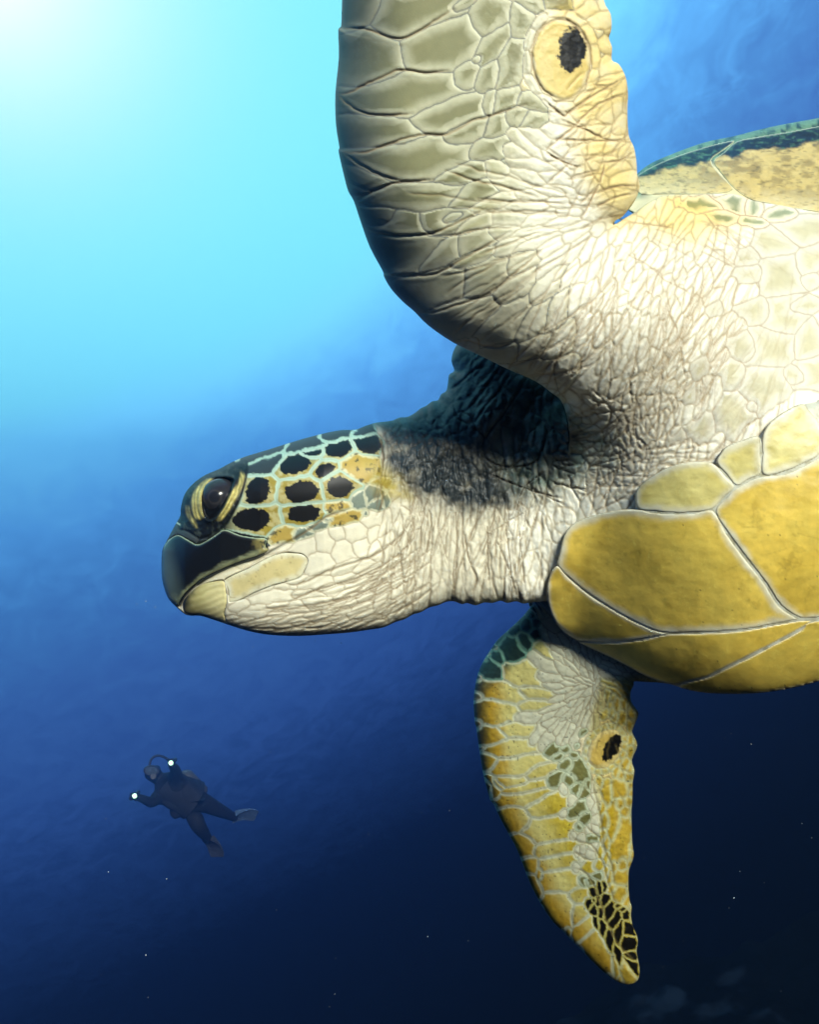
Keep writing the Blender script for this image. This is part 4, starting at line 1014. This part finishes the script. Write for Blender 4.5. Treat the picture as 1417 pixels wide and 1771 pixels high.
def marg_col(seed):
    def f(g):
        X, Y = g.X, g.Y
        dl = np.interp(X, [p[0] for p in DKB], [p[1] for p in DKB]) - Y
        n = fbm(X, Y * 1.8, 18, seed, 5); st = fbm(X * .8 + Y * .5, Y * 3, 9, seed + 1)
        br = mix(c_(186, 168, 108), c_(146, 130, 80), sstep(-.25, .35, n))
        br = mix(br, c_(220, 208, 164), sstep(0, 60, Y - 285 - (X - 1100) * .12 + 20 * n) * .7)
        br = mix(br, c_(70, 60, 26), sstep(.22, .5, st) * .5)
        dk = mix(c_(24, 38, 44), c_(60, 96, 76), sstep(.05, .45, st))
        c = mix(br, dk, sstep(-3, 6, dl + 9 * n))
        return mix(c, c_(196, 204, 176), sstep(2.6, .8, g.sd) * .8)
    return f
MA = LIP[:6] + B2([(775, 1010), (700, 1072), (760, 1165), (850, 1268), (700, 1296), (520, 1298), (390, 1298), (230, 1300), (200, 1240)])
MB = B2([(868, 942), (1000, 914), (1200, 880), (1417, 840)]) + [(1500, 202), (1640, 178), (1640, 410), (1500, 384)] + B2([(1417, 1418), (1200, 1388), (1080, 1362), (965, 1336), (858, 1266), (768, 1165), (710, 1076), (785, 1012)])
MC = [(1648, 180), (1780, 178), (1890, 200), (1990, 285), (2020, 440), (1900, 450), (1760, 430), (1648, 412)]
for k, S in enumerate((MA, MB, MC)):
    patch('scute', S, crz, marg_col(300 + 9 * k), M_SCUTE, carapace, 1.4, 5, 1.8, .006, 1.6, 3, relief=lambda g: .0009 * fbm(g.X, g.Y * 2, 10, 8))
print('shell', time.time() - T0, sum(len(o.data.polygons) for o in bpy.data.objects if o.type == 'MESH'))
# ================================================================== the diver and the dive lights
DD = 9.0
def at(px, py, d): return np.array([(px - CX) / FPX * d, d, -(py - CY) / FPX * d])
M_SUIT = mat_plain('neoprene', (.010, .011, .013), .8, .2, noise=.25, nscale=9)
M_VEST = mat_plain('vest_fabric', (.012, .013, .016), .8, .25, noise=.3, nscale=14)
M_TANK = mat_plain('tank_paint', (.06, .065, .07), .45, .4, noise=.2)
M_MASK = mat_plain('mask_rubber', (.02, .02, .022), .35, .4, noise=.1)
M_GLASS = mat_plain('mask_glass', (.06, .08, .1), .12, .5, noise=.05)
M_FIN = mat_plain('fin_blade', (.07, .11, .19), .5, .4, noise=.12)
M_FIND = mat_plain('fin_dark', (.05, .055, .07), .5, .3, noise=.12)
M_LAMP = mat_plain('lamp_housing', (.03, .03, .03), .4, .4, noise=.1)
M_LENS = mat_plain('lamp_lens', (.9, .9, .9), .2, .4, (.45, 1.0, .6), 3.2, noise=.05)
D0 = at(318, 1380, DD)
diver = bpy.data.objects.new('person', None); COL.objects.link(diver); diver.location = D0
diver['label'] = 'scuba diver in black wetsuit and fins hovering in the blue, a light in each hand'
diver['category'] = 'person'
def skin_obj(name, chains, mat, parent, base, root=0, sub=2):
    vs, es, rad, key = [], [], [], {}
    for ch in chains:
        prev = None
        for (k, p, r) in ch:
            if k not in key:
                key[k] = len(vs); vs.append(tuple(p - base)); rad.append(r)
            if prev is not None: es.append((prev, key[k]))
            prev = key[k]
    me = bpy.data.meshes.new(name); me.from_pydata(vs, es, [])
    o = bpy.data.objects.new(name, me); COL.objects.link(o); o.parent = parent
    md = o.modifiers.new('Skin', 'SKIN'); md.use_smooth_shade = True
    if not me.skin_vertices: raise RuntimeError('no skin layer')
    for i, r in enumerate(rad):
        me.skin_vertices[0].data[i].radius = (r, r); me.skin_vertices[0].data[i].use_root = (i == root)
    sb = o.modifiers.new('Sub', 'SUBSURF'); sb.levels = sub; sb.render_levels = sub
    me.materials.append(mat)
    return o
def P_(k, px, py, dz, r): return (k, at(px, py, DD + dz), r)
torso = [P_('pelvis', 338, 1392, .05, .155), P_('belly', 318, 1379, .0, .165), P_('chest', 295, 1363, -.04, .185), P_('neck', 275, 1346, -.06, .07), P_('chin', 268, 1341, -.08, .085), P_('head', 263, 1335, -.07, .11), P_('crown', 259, 1328, -.05, .07)]
armA = [torso[2], P_('sa', 304, 1346, -.16, .085), P_('ea', 303, 1331, -.36, .058), P_('wa', 297, 1324, -.55, .040), P_('pa', 296, 1321, -.60, .040)]
armB = [torso[2], P_('sb', 275, 1376, -.14, .085), P_('eb', 262, 1389, -.34, .058), P_('wb', 243, 1380, -.52, .040), P_('pb', 238, 1378, -.57, .040)]
legA = [torso[0], P_('ha', 346, 1384, .12, .115), P_('ka', 376, 1400, .30, .085), P_('aa', 402, 1412, .62, .055), P_('ta', 410, 1415, .68, .05)]
legB = [torso[0], P_('hb', 332, 1404, .0, .12), P_('kb', 342, 1428, -.12, .09), P_('ab', 358, 1448, .22, .055), P_('tb', 361, 1454, .24, .05)]
fing = []
for nm, palm, dx, dy in (('a', armA[-1], 0, -1), ('b', armB[-1], -1, -.2)):
    for i in range(5):
        o1 = at(296, 1320, DD) * 0
        s = (i - 2) * .017
        p1 = palm[1] + np.array([dx * .04 + s * abs(dy), -.02, -dy * .04 + s * abs(dx)]) * (1 if i else .8)
        p2 = p1 + np.array([dx * .03, -.035 - .006 * (2 - abs(i - 2)), -dy * .03])
        fing.append([palm, (f'f{nm}{i}1', p1, .010), (f'f{nm}{i}2', p2, .009)])
skin_obj('body', [torso, armA, armB, legA, legB] + fing, M_SUIT, diver, D0)
def tube(name, pts, rads, mat, parent, base, n=14, cap=True):
    P = [np.asarray(p, float) for p in pts]; V = []; Q = []
    up0 = np.array([.13, .3, .9])
    for i, p in enumerate(P):
        t = unit(P[min(i + 1, len(P) - 1)] - P[max(i - 1, 0)])
        a = unit(np.cross(t, up0)); b = np.cross(t, a)
        rr = rads[i] if np.ndim(rads[i]) else (rads[i], rads[i])
        for k in range(n):
            ph = 2 * math.pi * k / n
            V.append(p + a * math.cos(ph) * rr[0] + b * math.sin(ph) * rr[1] - base)
    for i in range(len(P) - 1):
        for k in range(n):
            Q.append((i * n + k, i * n + (k + 1) % n, (i + 1) * n + (k + 1) % n, (i + 1) * n + k))
    me = bpy.data.meshes.new(name)
    Fc = Q + ([tuple(range(n))[::-1], tuple((len(P) - 1) * n + k for k in range(n))] if cap else [])
    me.from_pydata([tuple(v) for v in V], [], Fc)
    for f in me.polygons: f.use_smooth = len(f.vertices) == 4
    me.materials.append(mat)
    o = bpy.data.objects.new(name, me); COL.objects.link(o); o.parent = parent
    return o
# vest with bulging panels, tank with valve, hoses, mask, regulator, fins
skin_obj('dive_vest', [[P_('v0', 326, 1384, .0, .185), P_('v1', 308, 1372, -.03, .205), P_('v2', 292, 1360, -.05, .215), P_('v3', 281, 1352, -.06, .16)], [P_('v2', 292, 1360, -.05, .215), P_('v4', 280, 1378, -.10, .11), P_('v5', 272, 1388, -.10, .09)], [P_('v0', 326, 1384, 0, .185), P_('v6', 306, 1404, -.08, .09), P_('v7', 294, 1411, -.1, .06)], [P_('v2', 292, 1360, -.05, .215), P_('v8', 314, 1346, .02, .10)]], M_VEST, diver, D0, 1, 2)
tk = [at(312, 1337, DD + .22), at(316, 1340, DD + .22), at(320, 1343, DD + .22), at(348, 1372, DD + .27), at(352, 1376, DD + .27)]
tank = tube('air_tank', tk, [.03, .07, .092, .092, .06], M_TANK, diver, D0, 18)
tube('valve', [at(309, 1334, DD + .22), at(312, 1337, DD + .22)], [.028, .022], M_LAMP, tank, D0, 10)
hs = [at(310, 1335, DD + .2), at(296, 1318, DD + .12), at(280, 1308, DD + .02), at(268, 1308, DD - .05), at(260, 1316, DD - .12), at(258, 1334, DD - .2), at(262, 1341, DD - .2)]
tube('hose', catmull(hs, False, 5), [.014] * 31, M_LAMP, diver, D0, 8)
mk = tube('mask', [at(264, 1332, DD - .13), at(262, 1333, DD - .19), at(261.5, 1333.5, DD - .215)], [(.085, .055), (.09, .06), (.08, .05)], M_MASK, diver, D0, 18)
tube('lens', [at(261.6, 1333.4, DD - .216), at(261.4, 1333.6, DD - .222)], [(.072, .043), (.066, .038)], M_GLASS, mk, D0, 18)
tube('regulator', [at(266, 1342, DD - .15), at(265, 1342.5, DD - .21), at(264.8, 1342.6, DD - .23)], [.035, .042, .03], M_MASK, diver, D0, 14)
def fin(name, root, tip, w0, w1, mat):
    d = unit(tip - root); s = unit(np.cross(d, [0.2, .9, .3])); nrm_ = np.cross(s, d)
    Ln = np.linalg.norm(tip - root); V = []; Q = []
    n = 9
    for i in range(n):
        t = i / (n - 1); w = w0 + (w1 - w0) * t ** .7; w *= 1 - .25 * max(0, t - .85) / .15
        th = .035 * (1 - t) ** 2 + .005
        c = root + d * Ln * t + nrm_ * .05 * math.sin(t * 2.4) - D0
        for sx, sn in ((-1, -1), (-1, 1), (-.6, .35), (.6, .35), (1, 1), (1, -1), (.6, -.35), (-.6, -.35)):
            V.append(c + s * w * sx + nrm_ * th * sn)
    for i in range(n - 1):
        for k in range(8):
            Q.append((i * 8 + k, i * 8 + (k + 1) % 8, (i + 1) * 8 + (k + 1) % 8, (i + 1) * 8 + k))
    me = bpy.data.meshes.new(name); me.from_pydata([tuple(v) for v in V], [], Q + [tuple(range(8))[::-1], tuple((n - 1) * 8 + k for k in range(8))])
    me.materials.append(mat); o = bpy.data.objects.new(name, me); COL.objects.link(o); o.parent = diver
    return o
f1 = fin('fin', at(404, 1413, DD + .62), at(444, 1415, DD + .75), .06, .10, M_FIN); f1['label'] = 'pale fin'
f2 = fin('fin', at(359, 1449, DD + .22), at(374, 1486, DD + .35), .055, .10, M_FIND)
def dive_light(px, py, d, aim, label):
    p = at(px, py, d)
    e_ = bpy.data.objects.new('dive_light', None); COL.objects.link(e_); e_.location = p
    e_['label'] = label; e_['category'] = 'dive light'; e_['group'] = 'lit dive lights of the diver'
    a = unit(aim)
    tube('housing', [p + a * -.13, p + a * -.12, p + a * -.03, p + a * -.005, p + a * .012], [.018, .022, .022, .034, .036], M_LAMP, e_, p, 18)
    tube('lens', [p + a * .006, p + a * .0135, p + a * .018], [.025, .024, .014], M_LENS, e_, p, 18)
    tube('handle', [p + a * -.10 + np.array([0, 0, -.02]), p + a * -.09 + np.array([0, .0, -.06]), p + a * -.03 + np.array([0, 0, -.06]), p + a * -.02 + np.array([0, 0, -.02])], [.008] * 4, M_LAMP, e_, p, 8)
dive_light(296, 1319, DD - .66, [-.05, -1, .05], 'small glowing dive light raised above the head of the diver')
dive_light(233, 1376, DD - .62, [.05, -1, .06], 'small glowing dive light held out in front of the diver')

# ================================================================== reef slope fading into the deep
def slope():
    n = 240
    u = np.linspace(0, 1, n)
    gx, gy = np.meshgrid(-1.0 + 8.5 * u, 4.2 + 7.0 * u)
    z = -7.9 + .45 * np.maximum(gx - 1.0, -1.5) + .05 * (gy - 5)
    z = z + .6 * fbm(gx * 100, gy * 100, 190, 5, 4) + .12 * fbm(gx * 100, gy * 100, 50, 15, 3)
    V = np.c_[gx.ravel(), gy.ravel(), z.ravel()]
    i = np.arange(n * n).reshape(n, n)
    Q = np.c_[i[:-1, :-1].ravel(), i[:-1, 1:].ravel(), i[1:, 1:].ravel(), i[1:, :-1].ravel()]
    pat = fbm(gx * 100, gy * 180, 90, 77, 5)
    c = mix(np.array([.002, .003, .005]), np.array([.018, .028, .045]), sstep(.30, .6, pat))  # near-black blue tones: the light lost at depth is put into the colour
    o = new_mesh('reef_slope', V, Q, mat_attr('reef_rock', .95, .0, .3, 6, .5), None, c.reshape(-1, 3))
    o['kind'] = 'structure'; o['label'] = 'dark reef slope with pale sand patches fading into the deep'
    return o
slope()

# ================================================================== drifting specks
def specks():
    r = np.random.RandomState(4); V = []; Q = []
    spots = [(412, 1128), (437, 1119), (455, 1109), (478, 1574), (669, 1135), (236, 1045), (252, 1040), (268, 1050), (197, 88), (252, 1652), (187, 1508), (288, 1520), (570, 1741), (638, 1443), (1405, 1449), (1270, 1553), (1180, 1284), (1300, 1287), (545, 1108), (590, 1112), (740, 1620), (256, 1725)]
    pts = [(x, y, r.uniform(.6, 1.1), r.uniform(.35, .8)) for x, y in spots]
    for _ in range(130):
        pts.append((r.uniform(0, 1417), r.uniform(850, 1771), r.uniform(.7, 3.0), r.uniform(.10, .42)))
    for x, y, d, s in pts:
        c = at(x, y, d); rad = s * .0009 * d / .8
        A = unit(r.normal(size=3)); B = unit(np.cross(A, r.normal(size=3))); Cc_ = np.cross(A, B)
        k = len(V); el_ = r.uniform(.6, 1.8)
        for v in (A * el_, -A * el_, B, -B, Cc_ * .7, -Cc_ * .7): V.append(c + v * rad * r.uniform(.7, 1.3))
        for a, b, cc in ((0, 2, 4), (2, 1, 4), (1, 3, 4), (3, 0, 4), (2, 0, 5), (1, 2, 5), (3, 1, 5), (0, 3, 5)): Q.append((k + a, k + b, k + cc))
    o = new_mesh('drifting_specks', V, Q, mat_plain('plankton', (.40, .45, .48), .7, .3, noise=.1), smooth=True)
    o['kind'] = 'stuff'; o['label'] = 'pale plankton specks drifting in the water'; o['category'] = 'plankton'
specks()

# ================================================================== the water itself, as haze
def haze():
    x0, x1, y0, y1, z0, z1 = -8, 8.2, -1.2, 11.5, -9.6, 1.0
    V = [(x, y, z) for z in (z0, z1) for y in (y0, y1) for x in (x0, x1)]
    Q = [(0, 2, 3, 1), (4, 5, 7, 6), (0, 1, 5, 4), (2, 6, 7, 3), (0, 4, 6, 2), (1, 3, 7, 5)]
    m = bpy.data.materials.new('sea_water_haze'); m.use_nodes = True
    t = m.node_tree; t.nodes.clear()
    o_ = t.nodes.new('ShaderNodeOutputMaterial'); v = t.nodes.new('ShaderNodeVolumePrincipled')
    v.inputs['Color'].default_value = (.28, .50, .86, 1)
    v.inputs['Density'].default_value = HAZE
    v.inputs['Anisotropy'].default_value = .93
    t.links.new(v.outputs[0], o_.inputs['Volume'])
    o = new_mesh('haze', V, Q, m, smooth=False)
    o['kind'] = 'stuff'; o['label'] = 'blue water haze that dims distant things'
HAZE = 0.085
haze()
print('all', time.time() - T0)
